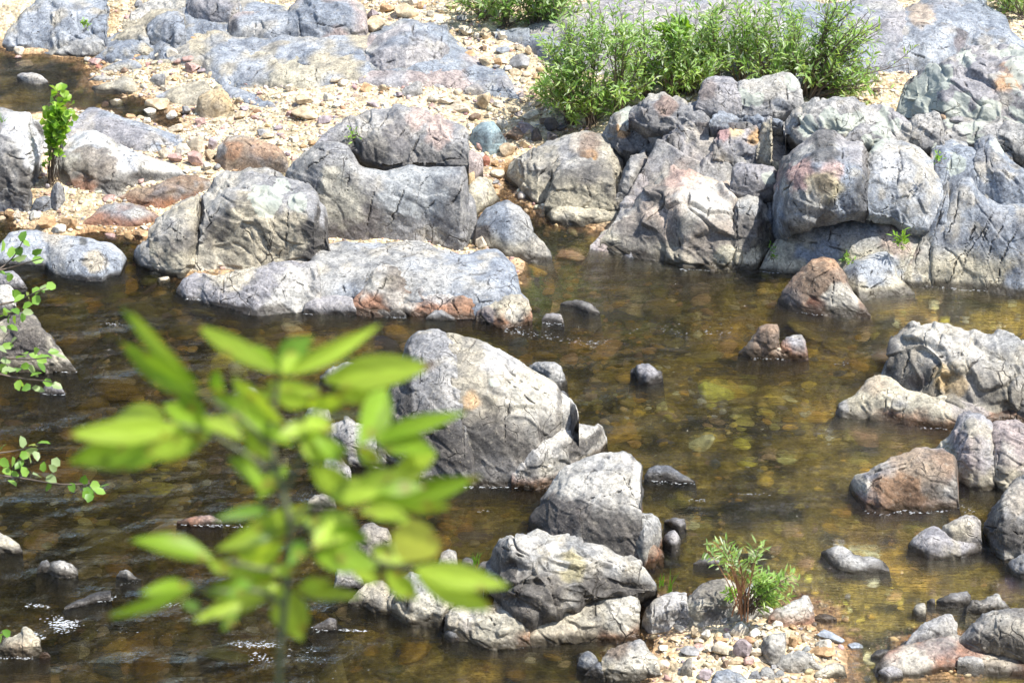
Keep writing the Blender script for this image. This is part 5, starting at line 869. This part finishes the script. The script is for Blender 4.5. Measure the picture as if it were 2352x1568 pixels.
def bright(bx, by):
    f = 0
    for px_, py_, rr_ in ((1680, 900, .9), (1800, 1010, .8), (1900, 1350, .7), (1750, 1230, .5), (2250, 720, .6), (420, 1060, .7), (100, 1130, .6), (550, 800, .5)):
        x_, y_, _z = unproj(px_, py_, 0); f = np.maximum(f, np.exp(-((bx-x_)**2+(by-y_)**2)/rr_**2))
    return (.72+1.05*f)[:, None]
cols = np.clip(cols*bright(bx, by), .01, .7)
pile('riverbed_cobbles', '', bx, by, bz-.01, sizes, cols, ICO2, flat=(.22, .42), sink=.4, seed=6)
n = 1500; bx = r.uniform(-4, 4.4, n); by = r.uniform(10.3, 21.0, n); bz = terr(bx, by); keep = (bz < -.045) & (np.abs(bx/(by*CP+(H-bz)*SP)*F) < 1300); bx, by, bz = bx[keep], by[keep], bz[keep]; n = len(bx)
cols = pick_cols(n, ['golden', 'olive', 'tan', 'orange', 'brown', 'dark'], [28, 38, 6, 5, 10, 12], r)*np.array([1.25, 1.25, 1.05])
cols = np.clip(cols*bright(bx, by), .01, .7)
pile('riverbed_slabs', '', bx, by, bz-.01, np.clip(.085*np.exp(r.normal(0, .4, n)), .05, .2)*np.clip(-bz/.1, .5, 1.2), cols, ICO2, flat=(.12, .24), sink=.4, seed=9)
# single cobbles large enough to tell apart on the gravel
cnt = 0; r2 = random.Random(21)
while cnt < 95:
    px = r2.uniform(230, 1320) if cnt < 78 else r2.uniform(1485, 1950); py = r2.uniform(5, 470) if cnt < 78 else r2.uniform(1405, 1560)
    x, y, z = (float(v[0]) for v in ground_hit(px, py))
    if z < .015 or any((px-a)**2+(2*(py-b))**2 < 14**2 for a, b in NAMED): continue
    if not visible_mask([px], [py], [(x, y, z+.02)])[0]: continue
    wd = r2.choice([11, 13, 15, 18, 22, 27]); cc_ = r2.choice(['buff', 'cream', 'tan', 'pink', 'grey', 'mauve', 'orange', 'buff', 'tan', 'cream'])
    hg = wd*r2.uniform(.42, .75); stone(px, py, wd, hg, cc_, stone_label(px, py, wd, hg, cc_), group='loose stones on the gravel' if py < 1000 else 'stones on the gravel bar'); cnt += 1

# ------------------------------------------------------------------ plants
def tube(paths, sides=6):
    Vs, Fs = [], []; o = 0
    for P_, R_ in paths:
        P_ = np.asarray(P_, float); n = len(P_); R_ = np.interp(np.linspace(0, 1, n), np.linspace(0, 1, len(R_)), R_)
        T = np.gradient(P_, axis=0); T /= np.linalg.norm(T, axis=1, keepdims=True)+1e-9
        a = np.cross(T, [.3, 1, .2]); a /= np.linalg.norm(a, axis=1, keepdims=True)+1e-9; b = np.cross(T, a)
        th = np.linspace(0, 2*math.pi, sides, endpoint=False)
        ring = P_[:, None]+R_[:, None, None]*(np.cos(th)[None, :, None]*a[:, None]+np.sin(th)[None, :, None]*b[:, None])
        Vs.append(ring.reshape(-1, 3))
        for i in range(n-1):
            for j in range(sides): Fs.append((o+i*sides+j, o+i*sides+(j+1) % sides, o+(i+1)*sides+(j+1) % sides, o+(i+1)*sides+j))
        o += n*sides
    return np.concatenate(Vs), np.array(Fs)
def bez(a, b, c, n=10):
    t = np.linspace(0, 1, n)[:, None]; return (1-t)**2*np.asarray(a)+2*t*(1-t)*np.asarray(b)+t*t*np.asarray(c)
def spline(P_, n=24):
    P_ = np.asarray(P_, float); d = np.concatenate([[0], np.cumsum(np.linalg.norm(np.diff(P_, axis=0), axis=1))]); t = np.linspace(0, d[-1], n)
    Q_ = np.stack([np.interp(t, d, P_[:, i]) for i in range(3)], 1)
    for _ in range(2): Q_[1:-1] = .25*Q_[:-2]+.5*Q_[1:-1]+.25*Q_[2:]
    return Q_
def small_leaves(P0, D, Nr, ln, wd, fold=.25, broad=False):
    """many leaves at once: six points each (base, two shoulders each side, tip), folded along the midrib."""
    D = D/(np.linalg.norm(D, axis=1, keepdims=True)+1e-9); S = np.cross(D, Nr); S /= np.linalg.norm(S, axis=1, keepdims=True)+1e-9; U = np.cross(S, D)
    ln = ln[:, None]; wd = wd[:, None]; a, b = (.3, .68) if not broad else (.28, .72)
    k2 = .8 if not broad else .85
    V = np.stack([P0, P0+D*ln*a+S*wd*.5+U*wd*fold, P0+D*ln*b+S*wd*.5*k2+U*wd*fold*.8-U*ln*.04, P0+D*ln-U*ln*.14, P0+D*ln*b-S*wd*.5*k2+U*wd*fold*.8-U*ln*.04, P0+D*ln*a-S*wd*.5+U*wd*fold, P0+D*ln*.5-U*ln*.02], 1)
    n = len(P0); base = np.array([[0, 6, 1, 1], [1, 6, 2, 2], [2, 6, 3, 3], [3, 6, 4, 4], [4, 6, 5, 5], [5, 6, 0, 0]])[:, :3]
    return V.reshape(-1, 3), (base[None]+(np.arange(n)*7)[:, None, None]).reshape(-1, 3)
def at_y(px, py, Y): dx, dy, dz = ray(px, py); t = Y/dy; return np.array([dx*t, Y, H+dz*t])
def in_poly(x, y, P_):
    c = False; n = len(P_)
    for i in range(n):
        (x1, y1), (x2, y2) = P_[i][:2], P_[(i+1) % n][:2]
        if (y1 > y) != (y2 > y) and x < (x2-x1)*(y-y1)/(y2-y1)+x1: c = not c
    return c
def shrub(name, label, cat, bases, poly, nb, per, ln, wd, dy, cols, crop='z', seed=1, stem_r=.006, bark=None, up=.6, leaf_from=.3, spread=.07, broad=False, twigs=True, bz=None):
    r = random.Random(seed); g = np.random.default_rng(seed); Pp = pts(poly, crop); xs = [p[0] for p in Pp]; ys = [p[1] for p in Pp]
    Bs = []
    for b in pts(bases, crop):
        if len(b) > 2: q = unproj(b[0], b[1], b[2])
        else: q = [v[0] for v in ground_hit(b[0], b[1])]
        Bs.append(np.array([float(v) for v in q]))
    paths = []; LP, LD = [], []
    for i in range(nb):
        while True:
            x, y = r.uniform(min(xs), max(xs)), r.uniform(min(ys), max(ys))
            if in_poly(x, y, Pp): break
        B = min(Bs, key=lambda q: abs(q[0]-at_y(x, y, q[1])[0])+r.uniform(0, .5)); T = at_y(x, y, B[1]+r.uniform(-dy, dy))
        if T[2] < B[2]+.03: T[2] = B[2]+r.uniform(.03, .12)
        M = B*.45+T*.55; M[2] += (T[2]-B[2])*.1+up*.1*np.linalg.norm(T-B); M[:2] = M[:2]*.6+B[:2]*.4; M += g.normal(0, .03, 3)
        c = bez(B+g.normal(0, .03, 3)*np.array([1, 1, 0]), M, T, 12); paths.append((c, (stem_r, stem_r*.3)))
        segs = [(c, leaf_from, 1.0, per)]
        if twigs:
            for _ in range(3):
                k = r.randint(4, 9); d = c[min(k+2, 11)]-c[k]; d = d/np.linalg.norm(d)+g.normal(0, .55, 3)+np.array([0, 0, .25]); L_ = r.uniform(.1, .24)
                tw = bez(c[k], c[k]+d*L_*.4, c[k]+d*L_*.75+np.array([0, 0, L_*.2]), 6); paths.append((tw, (stem_r*.4, stem_r*.2))); segs.append((tw, .15, 1.0, int(per*.55)))
        for s, f0, f1, n_ in segs:
            n_ = max(2, int(n_*r.uniform(.7, 1.25))); t = np.sort(g.uniform(f0, f1, n_))*(len(s)-1)
            i0 = np.minimum(t.astype(int), len(s)-2); fr = (t-i0)[:, None]; pos = s[i0]*(1-fr)+s[i0+1]*fr; tan = s[i0+1]-s[i0]; tan /= np.linalg.norm(tan, axis=1, keepdims=True)+1e-9
            ra = g.normal(0, 1, (n_, 3)); ra -= (ra*tan).sum(1, keepdims=True)*tan; ra /= np.linalg.norm(ra, axis=1, keepdims=True)+1e-9
            LP.append(pos+ra*spread*g.uniform(0, .25, (n_, 1))); LD.append(tan*.55+ra*.95+np.array([0, 0, .15]))
    LP, LD = np.concatenate(LP), np.concatenate(LD); n = len(LP)
    Nr = g.normal(0, .45, (n, 3))+np.array([.15, -.25, 1.0])
    V, Fc = small_leaves(LP, LD, Nr, ln*g.uniform(.65, 1.25, n), wd*g.uniform(.75, 1.25, n), broad=broad)
    c = np.array(cols)[g.integers(0, len(cols), n)]*g.uniform(.75, 1.25, (n, 1)); c = np.repeat(np.clip(c, .01, .8), 7, 0)
    org = tuple(np.mean(Bs, 0)); root = empty(name, org, label, cat)
    Vt, Ft = tube(paths, 5); build('stems', Vt, Ft, bark or M_BARK, parent=root, origin=org)
    build('foliage', V, Fc, M_LEAF, {'col': c}, parent=root, origin=org)
    return root
GR = [(.24, .42, .10), (.32, .49, .14), (.18, .32, .08), (.36, .50, .19), (.47, .56, .40), (.27, .42, .17)]
GV = [(.24, .44, .05), (.18, .36, .035), (.30, .48, .08)]
shrub('willow_shrub', 'big dense willow thicket with narrow glossy leaves at the foot of the lichen-covered cliff', 'shrub', "1310,282 1360,285 1420,268 1480,225 1540,228 1590,215", "1210,205 1230,130 1275,55 1330,20 1400,-5 1500,10 1580,20 1640,50 1680,120 1650,185 1590,225 1480,216 1420,272 1350,288 1290,262 1240,232", 150, 17, .072, .0165, .4, GR, seed=3, leaf_from=.4, up=.15)
shrub('willow_shrub', 'airy willow thicket with thin dark twigs between the dense thicket and the sparse shrub', 'shrub', "1560,215 1640,205 1700,205 1760,200 1820,205", "1480,90 1560,20 1650,0 1730,-20 1800,0 1880,40 1890,110 1860,160 1780,195 1700,198 1620,200 1540,200 1470,190", 115, 13, .070, .016, .35, GR, seed=4, leaf_from=.45, up=.15, stem_r=.005)
shrub('willow_shrub', 'sparse spreading shrub with bare brown stems on the right of the thickets', 'shrub', "1850,215 1862,222", "1830,180 1840,120 1880,50 1910,-15 1990,-25 2040,30 2010,110 2060,115 2100,150 2095,220 2040,240 1970,228 1930,215", 60, 13, .070, .0165, .22, GR, seed=5, up=.1, stem_r=.009, leaf_from=.5)
shrub('willow_shrub', 'small dark-based shrub at the top edge above the orange cobbles', 'shrub', "1110,45 1160,62 1230,66", "1022,-10 1100,-40 1200,-60 1345,-50 1330,30 1260,50 1180,40 1120,45 1060,30", 60, 15, .068, .02, .25, [tuple(q*.85 for q in c) for c in GR], seed=6)
shrub('shrub', 'scrap of bright shrub at the top right corner above the blue bedrock sheet', 'shrub', "2310,25 2350,40", "2240,-20 2280,-40 2370,-30 2380,50 2330,35 2290,25", 24, 18, .05, .013, .2, GR, seed=8)
shrub('grape_vine', 'patch of broad bright vine leaves in the top of the dense willow thicket', 'vine', "1545,215", "1510,60 1540,30 1590,25 1600,60 1565,85 1520,85", 9, 7, .085, .08, .12, GV, seed=9, broad=True, twigs=False, leaf_from=.75, up=.2)
shrub('leafy_seedling', 'upright seedling with round bright leaves standing between pale rocks at the left', 'seedling', "340,1225 348,1230 335,1228", "305,800 315,690 340,600 380,572 410,570 450,600 500,660 500,740 470,830 440,900 390,930 350,880", 26, 7, .075, .07, .10, GV, crop='a', seed=10, broad=True, twigs=False, leaf_from=.55, stem_r=.003, up=.15, spread=.05)
shrub('leafy_seedling', 'sparse basal sprig with a few round leaves at the foot of the upright seedling', 'seedling', "338,1235", "305,1100 330,960 360,950 400,1020 470,930 480,900 400,1040 340,1080", 9, 3, .05, .045, .05, GV, crop='a', seed=11, broad=True, twigs=False, leaf_from=.8, stem_r=.003, up=.15)
shrub('willow_sprig', 'young willow sprig with reddish stems and narrow silvery leaves on the gravel bar rocks', 'shrub', "440,1110,.16 455,1105,.16 470,1100,.16", "190,690 200,600 260,570 330,600 420,560 460,570 470,640 560,610 640,620 630,690 600,760 480,720 420,760 330,730", 14, 17, .055, .012, .12, GR, crop='i', seed=12, stem_r=.0045, bark=M_REDSTEM, leaf_from=.62, up=.1, twigs=False)
shrub('willow_sprig', 'low leafy willow shoot drooping right over the white blocky rock on the gravel bar', 'shrub', "470,1095,.16 490,1090,.16", "560,780 640,800 720,840 780,830 850,840 850,950 800,990 740,1010 660,1060 610,1000 580,900", 26, 17, .055, .012, .1, GR[:4], crop='i', seed=13, stem_r=.004, bark=M_BARK, leaf_from=.5, up=.25, twigs=False)
shrub('willow_sprig', 'few small leaves sprouting from the dark cracked rock left of the reddish stems', 'shrub', "420,1010,.2", "320,930 350,920 400,970 400,1000 350,990", 6, 8, .045, .012, .05, GV, crop='i', seed=14, stem_r=.002, twigs=False, leaf_from=.4)
shrub('weed', 'small narrow-leaved weed growing from a crack at the foot of the cliff bulge', 'weed', "1500,160,.28", "1470,50 1500,20 1555,60 1560,110 1510,120 1470,100", 10, 6, .06, .012, .05, GV, crop='f', seed=15, stem_r=.002, twigs=False, leaf_from=.35)
shrub('weed', 'tiny dark-leaved weed at the top corner of the grey slab by the triangular boulder', 'weed', "1145,250,.12", "1115,200 1150,195 1190,225 1180,245 1120,250", 8, 6, .035, .012, .04, GR[:3], crop='f', seed=16, stem_r=.002, twigs=False, leaf_from=.3)
shrub('weed', 'faint yellow-green weed in the crack left of the bleached cliff foot', 'weed', "655,220,.08", "640,180 660,175 675,205 650,215", 6, 5, .03, .008, .03, GV, crop='f', seed=17, stem_r=.002, twigs=False, leaf_from=.3)
shrub('weed', 'small green weed on the long rounded far outcrop', 'weed', "570,180,.55", "550,150 570,130 590,150 585,180 555,180", 7, 6, .035, .014, .05, GV, crop='a', seed=18, stem_r=.002, twigs=False, leaf_from=.3)
shrub('weed', 'thin weed in the joint of the upper cliff wall below the lichen', 'weed', "1770,1100,.85", "1735,1040 1760,1020 1785,1060 1780,1095 1745,1090", 6, 6, .035, .010, .03, GV, crop='c', seed=19, stem_r=.002, twigs=False, leaf_from=.3)
shrub('weed', 'small sprouting weed in the hollow on top of the tall smooth slab', 'weed', "130,930,.62", "20,900 70,890 150,905 230,880 260,860 150,935 40,925", 8, 5, .04, .011, .05, GV, crop='b', seed=20, stem_r=.002, twigs=False, leaf_from=.3)
def grass(label, base, tips, crop, wd=.006):
    b = pts(base, crop)[0]; B = np.array([float(v) for v in (unproj(b[0], b[1], b[2]) if len(b) > 2 else [q[0] for q in ground_hit(b[0], b[1])])])
    Vs, Fs, o = [], [], 0
    for t in pts(tips, crop):
        T = at_y(t[0], t[1], B[1]+rnd.uniform(-.04, .04)); c = bez(B+np.array([rnd.uniform(-.015, .015), rnd.uniform(-.015, .015), 0]), (B+T)/2+np.array([0, 0, .03]), T, 6)
        S = np.array([1, 0, 0])*wd*.5; wdt = np.array([1, .95, .8, .6, .35, .02])[:, None]
        V = np.concatenate([c-S*wdt, c+S*wdt]); Vs.append(V)
        for i in range(5): Fs.append((o+i, o+i+1, o+7+i, o+6+i))
        o += 12
    V = np.concatenate(Vs); gg = build('grass_tuft', V, np.array(Fs), M_LEAF, {'col': np.tile((.14, .30, .03), (len(V), 1))}, origin=tuple(B)); tag(gg, label, 'grass')
grass('short green grass tuft between the domed front boulder and its small dark neighbours', "925,775,.12", "880,715 895,690 910,735 935,700 960,695 990,678 850,730 940,690 915,720", 'h')
grass('green grass sprouts at the waterline between domed boulder and gravel bar', "2160,925,.03", "2140,860 2155,835 2180,830 2170,880 2145,880 2185,850", 'h')
grass('taller thin green sprouts right of the waterline grass by the gravel bar', "2215,975,.03", "2220,795 2260,830 2290,815 2200,900 2240,880 2250,860 2215,850", 'h')
grass('thin grass growing on the left shoulder of the biggest mid-river boulder', "255,1130,.3", "210,1080 230,1090 250,1085 275,1090 290,1110 240,1110", 'e')
grass('few grass blades beside the shaded left side of the biggest mid-river boulder', "350,1310,.1", "335,1180 345,1210 355,1200 340,1240 360,1260", 'e')
grass('grass tuft on the pale rock at the left frame edge above the seedling', "10,850,.5", "0,735 15,745 30,770 45,790 70,775 -15,740 20,800", 'a')

# overhanging shrub: branches reach in from the left, its trunk stands just outside the frame
root = empty('alder_shrub', (-3.0, 8.9, .35), 'leafy shrub with small round leaves reaching over the river from the left frame edge', 'shrub')
trk = spline([(-3.0, 8.9, .3), (-2.95, 9.0, 1.0), (-3.0, 9.1, 2.0), (-2.9, 9.15, 3.0)], 14); Vt, Ft = tube([(trk, (.05, .02))], 8); build('trunk', Vt, Ft, M_BARK, parent=root, origin=(-3.0, 8.9, .35))
TW = [('d', 10.3, "-60,330 60,250 110,190 150,110;-60,310 60,290 200,245 280,222", "150,82 20,125 70,190 95,225 125,225 170,120 235,185 240,235 40,330 20,320 60,345 95,180 130,170"),
      ('d', 10.4, "-60,535 100,515 200,470 270,430 345,403;-60,600 60,590 150,560", "240,440 280,430 330,410 235,505 175,540 180,580 150,615 115,470 140,480 100,570 30,580 50,570 10,600 20,690 70,680 60,620 100,630 190,470 300,420"),
      ('d', 10.2, "-60,880 80,890 200,900 330,880;-60,800 60,810 110,770", "240,840 350,845 390,872 170,855 170,940 205,955 50,960 80,960 120,960 30,905 130,880 270,890 240,990 80,780 60,805 270,940 20,830 20,950 220,870 300,880"),
      ('d', 10.2, "-60,975 100,1020 210,1030 350,1045", "180,1080 240,1090 120,1060 370,1070 310,1050 230,995 140,1050"),
      ('g', 9.9, "-60,45 100,20 200,0 280,-30;-60,180 150,200 330,235 450,250 600,235", "40,150 85,85 120,120 20,90 160,50 190,50 240,45 200,15 220,-20 280,-35 240,180 290,130 360,140 370,95 165,165 75,225 100,180 330,200 320,255 480,260 560,220 580,285 570,310 630,250 690,255 660,290 595,330 20,-10 150,-30"),
      ('g', 9.8, "-80,1270 -20,1250 40,1225", "8,1240 46,1236 -20,1255")]
g = np.random.default_rng(44)
for crop, d, paths_, lv in TW:
    tubes = []; allp = []
    for pth in paths_.split(';'):
        q = pts(pth, crop); P3 = [at_dist(a[0], a[1], d+.1*math.sin(i*1.7)) for i, a in enumerate(q)]
        hook = trk[np.argmin(np.abs(trk[:, 2]-P3[0][2]+.1))]; sp_ = spline([hook]+P3, 26); tubes.append((sp_, (.009, .0022))); allp.append(sp_)
    Vt, Ft = tube(tubes, 5); br = build('branch', Vt, Ft, M_BARK, parent=root, origin=(-3.0, 8.9, .35))
    allp = np.concatenate(allp); P0, D = [], []
    for a in pts(lv, crop):
        ctr = at_dist(a[0], a[1], d+g.uniform(-.12, .12)); k = allp[np.argmin(np.linalg.norm(allp-ctr, axis=1))]
        dv = ctr-k; dv = dv/(np.linalg.norm(dv)+1e-6)*.8+g.normal(0, .45, 3)+np.array([.5, 0, -.1]); dv /= np.linalg.norm(dv); P0.append(ctr-dv*.02); D.append(dv)
    P0, D = np.array(P0), np.array(D); n = len(P0); Nr = g.normal(0, .5, (n, 3))+np.array([.2, -.6, .8])
    V, Fc = small_leaves(P0, D, Nr, g.uniform(.042, .062, n), g.uniform(.028, .042, n), fold=.12, broad=True)
    c = np.array([(.20, .38, .06), (.27, .46, .09), (.14, .29, .05), (.33, .44, .21)])[g.integers(0, 4, n)]
    fo = build('foliage', V, Fc, M_LEAF, {'col': np.repeat(c, 7, 0)}, parent=root, origin=(-3.0, 8.9, .35))

# ------------------------------------------------------------------ young sapling close to the camera, out of focus
D0 = 1.9
stem = [(636, 1700, 1.93), (640, 1568, 1.92), (645, 1470, 1.9), (652, 1390, 1.9), (668, 1300, 1.9), (676, 1190, 1.9), (658, 1125, 1.9), (624, 1085, 1.9), (608, 1020, 1.9), (630, 940, 1.9), (640, 860, 1.89)]
S3 = [at_dist(*q) for q in stem]; gy0 = 1.72; ground_z = float(zfun(np.array([[S3[0][0]]]), np.array([[gy0]]))[0, 0])
S3 = [np.array([S3[0][0], gy0, ground_z-.05]), np.array([S3[0][0]+.01, gy0, ground_z+.4*(S3[0][2]-ground_z)])]+S3
org = tuple(S3[0]); sap = empty('sapling', org, 'out-of-focus bright green sapling close to the camera with a thin stem and long leaves', 'sapling')
side = [[(664, 1300), (600, 1310), (540, 1290), (490, 1285)], [(668, 1190), (720, 1160), (800, 1145), (860, 1135)], [(655, 1130), (690, 1060), (700, 990), (690, 950)], [(612, 1020), (560, 960), (500, 930), (455, 895)], [(668, 1200), (760, 1230), (850, 1290), (950, 1305)], [(652, 1390), (600, 1350), (520, 1360), (440, 1350)], [(640, 1090), (560, 1040), (470, 985), (410, 975)], [(690, 1000), (780, 950), (860, 960)]]
tb = [(spline(S3, 70), (.014, .0115, .006, .0032, .0022))]+[(spline([at_dist(x, y, D0-.01*i) for i, (x, y) in enumerate(s)], 10), (.0022, .0012)) for s in side]
Vt, Ft = tube(tb, 8); build('stem', Vt, Ft, M_GSTEM, parent=sap, origin=org)
LV = """461,889,276,703,34,1 458,906,272,782,58,1 640,854,444,744,50,2 640,854,720,772,62,3 640,860,874,744,46,2 745,872,1004,838,80,2 505,910,500,840,34,3 413,980,138,997,62,2 430,985,155,1062,105,1
370,1052,490,990,40,1 375,930,500,990,58,1 535,865,655,975,46,2 610,880,745,900,38,2 630,905,715,930,42,2 705,930,805,915,40,2 888,893,822,1027,74,1 855,1005,1074,945,44,1 860,1000,1003,1042,64,1 490,905,678,1025,58,1 675,985,800,1037,62,1
525,1050,628,1137,38,1 1003,1042,880,1132,58,2 845,1150,1107,1092,62,1 712,1070,805,1130,62,2 755,1137,892,1124,62,2 920,1165,1047,1160,26,2 718,1160,492,1264,62,2 622,1168,490,1192,30,3 805,1180,718,1262,80,2 828,1170,955,1207,44,2
900,1225,1022,1270,100,4 718,1272,872,1302,66,1 948,1305,1172,1346,62,2 955,1318,1147,1400,58,2 885,1308,960,1376,54,2 492,1286,298,1240,52,1 478,1285,540,1312,36,2 535,1272,655,1245,64,2 622,1312,688,1308,32,2 445,1345,320,1362,44,1
440,1352,232,1420,30,1 642,1343,443,1427,54,2 645,1345,694,1472,86,2 676,1350,834,1368,38,2 425,1375,452,1408,32,3 545,1410,508,1447,24,3 560,955,610,1010,44,2 590,1010,560,1090,34,1 700,1190,760,1230,46,1 640,1000,735,975,40,2
660,1070,590,1150,34,1 470,960,560,1010,42,2 520,1300,640,1330,40,1 760,900,890,905,36,2 300,715,420,850,26,2 640,850,560,790,40,1 650,860,690,790,36,2 600,940,560,870,34,2 470,940,400,905,36,3 520,960,600,940,34,2 560,1000,640,1060,40,2 640,1010,600,950,30,1 700,960,770,985,38,2 720,1000,800,1075,40,1 820,1030,880,1060,40,2 860,1130,980,1118,36,1 800,1140,870,1090,34,2 740,1180,820,1200,44,1 640,1200,560,1255,40,3 600,1230,520,1280,36,2 700,1240,660,1300,40,3 800,1300,880,1335,36,2 580,1330,520,1375,30,3 560,1350,470,1360,36,1 690,1345,760,1330,30,2 400,1000,300,1020,40,4 330,850,440,905,30,2 540,930,640,900,38,2 690,1020,760,1060,44,2 820,1110,930,1085,40,2 760,1210,850,1240,48,1 850,1260,940,1290,46,2 600,1300,520,1340,40,2 440,1010,330,1040,52,2 380,960,260,960,46,2 250,1060,380,1020,60,1""".split()
TON = [None, (.22, .36, .03), (.36, .50, .06), (.14, .27, .03), (.44, .48, .07)]
g = np.random.default_rng(91)
for k, t in enumerate(LV):
    bx_, by_, tx_, ty_, wpx, tone = [float(q) for q in t.split(',')]; dd = D0+g.uniform(-.06, .06); slope = g.uniform(-.045, .045)
    B = at_dist(bx_, by_, dd); T = at_dist(tx_, ty_, dd+slope); ax = T-B; L_ = np.linalg.norm(ax); ax /= L_
    view = -(B+T)/2+np.array([0, 0, H]); view /= np.linalg.norm(view); lat = np.cross(ax, view); lat /= np.linalg.norm(lat); nn = np.cross(lat, ax)
    if nn@view < 0: nn = -nn
    roll = g.uniform(-.75, .75); w_ = wpx*dd/F/math.cos(roll)*.5*1.0
    nu, nv = 15, 7; t_ = np.linspace(0, 1, nu); prof = (np.sin(math.pi*np.clip(t_, 0, 1)**.88)**.95)*(1-.15*t_**3); prof[0] = .03; prof[-1] = .0
    droop = L_*g.uniform(.03, .12); foldk = g.uniform(.15, .6); V = []; cc = []
    wv = g.uniform(0, 6.28); tone_c = np.array(TON[int(tone)])*g.uniform(.85, 1.15)
    latr = lat*math.cos(roll)+nn*math.sin(roll); nr = nn*math.cos(roll)-lat*math.sin(roll)
    for i in range(nu):
        for j in range(nv):
            v_ = (j-(nv-1)/2)/((nv-1)/2)
            p = B+ax*L_*t_[i]+latr*v_*w_*prof[i]+nr*(abs(v_)*foldk*w_*prof[i]-.5*v_*v_*foldk*w_*prof[i]+.04*w_*math.sin(t_[i]*9+wv+v_*2)*prof[i])-np.array([0, 0, 1])*droop*(t_[i]**2-t_[i])*0 + nr*droop*math.sin(math.pi*t_[i])*.6
            V.append(p); cc.append(tone_c*(1.22 if j == (nv-1)//2 else 1.0)*(1+.12*math.sin(t_[i]*22+abs(v_)*7)))
    cc = np.array(cc)
    hs = g.uniform(.72, .92); side_ = np.tile(np.arange(nv) < nv//2, nu); cc[side_] *= hs     # one half painted darker to imitate the fold's shading
    for _ in range(g.integers(0, 3)):                    # brown blemishes
        q_ = V[g.integers(nv*2, len(V)-nv)]; dd_ = np.linalg.norm(np.array(V)-q_, axis=1); cc = mixc(cc, (.24, .15, .04), sstep(.006, .001, dd_)*.8)
    if tone == 4 or g.uniform() < .2: cc[-nv*2:] = (.22, .12, .04)
    build('leaf', np.array(V), grid_faces(nu, nv), M_FORE, {'col': np.clip(cc, .01, .8)}, parent=sap, origin=org)

# ------------------------------------------------------------------ white specks: broken water, and sun glints imitated in white
M_FOAM_GLINT = plain('white_foam_glint', (.72, .76, .80), .25)
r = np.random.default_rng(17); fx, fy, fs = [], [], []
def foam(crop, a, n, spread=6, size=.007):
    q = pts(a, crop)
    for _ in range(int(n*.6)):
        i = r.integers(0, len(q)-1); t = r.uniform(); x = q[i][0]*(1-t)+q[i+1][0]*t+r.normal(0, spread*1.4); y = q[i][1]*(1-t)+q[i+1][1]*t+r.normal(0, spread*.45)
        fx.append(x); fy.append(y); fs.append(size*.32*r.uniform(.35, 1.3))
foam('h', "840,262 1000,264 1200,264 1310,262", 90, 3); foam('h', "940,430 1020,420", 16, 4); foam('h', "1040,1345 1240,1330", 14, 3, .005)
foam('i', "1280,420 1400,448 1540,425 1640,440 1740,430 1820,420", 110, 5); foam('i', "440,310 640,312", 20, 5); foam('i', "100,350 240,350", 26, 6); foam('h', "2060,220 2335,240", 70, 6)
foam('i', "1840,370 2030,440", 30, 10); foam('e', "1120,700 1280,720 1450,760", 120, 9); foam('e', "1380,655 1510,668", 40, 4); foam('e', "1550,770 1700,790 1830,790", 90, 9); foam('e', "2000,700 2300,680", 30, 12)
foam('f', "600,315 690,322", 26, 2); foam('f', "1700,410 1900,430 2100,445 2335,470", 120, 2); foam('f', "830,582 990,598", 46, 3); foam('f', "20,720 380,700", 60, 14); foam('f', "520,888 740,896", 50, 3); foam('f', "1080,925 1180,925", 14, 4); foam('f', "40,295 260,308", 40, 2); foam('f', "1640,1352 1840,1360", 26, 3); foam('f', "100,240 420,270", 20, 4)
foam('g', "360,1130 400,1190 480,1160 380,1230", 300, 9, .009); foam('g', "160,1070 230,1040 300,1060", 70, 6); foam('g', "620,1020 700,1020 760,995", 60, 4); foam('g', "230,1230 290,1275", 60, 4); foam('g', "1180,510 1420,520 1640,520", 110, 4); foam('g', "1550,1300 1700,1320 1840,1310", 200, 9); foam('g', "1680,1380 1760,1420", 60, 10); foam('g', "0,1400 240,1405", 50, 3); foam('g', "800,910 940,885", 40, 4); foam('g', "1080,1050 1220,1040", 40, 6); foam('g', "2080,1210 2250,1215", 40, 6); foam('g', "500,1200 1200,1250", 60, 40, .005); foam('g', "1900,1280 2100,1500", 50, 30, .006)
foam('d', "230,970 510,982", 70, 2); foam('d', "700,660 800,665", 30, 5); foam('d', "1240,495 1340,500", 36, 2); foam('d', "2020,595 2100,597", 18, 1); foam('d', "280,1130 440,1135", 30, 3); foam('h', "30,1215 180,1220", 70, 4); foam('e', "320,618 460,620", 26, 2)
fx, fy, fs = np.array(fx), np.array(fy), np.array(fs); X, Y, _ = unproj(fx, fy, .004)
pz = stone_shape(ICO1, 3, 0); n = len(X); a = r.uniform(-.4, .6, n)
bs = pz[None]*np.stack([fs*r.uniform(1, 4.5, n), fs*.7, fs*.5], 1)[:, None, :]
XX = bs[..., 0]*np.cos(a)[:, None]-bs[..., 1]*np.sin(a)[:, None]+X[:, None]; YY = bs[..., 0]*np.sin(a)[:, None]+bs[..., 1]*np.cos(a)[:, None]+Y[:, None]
V = np.stack([XX, YY, bs[..., 2]+.006], -1).reshape(-1, 3); fo = build('foam', V, (ICO1[1][None]+(np.arange(n)*12)[:, None, None]).reshape(-1, 3), M_FOAM_GLINT); fo['kind'] = 'stuff'  # foam flecks, some of them solid white stand-ins for sun glints
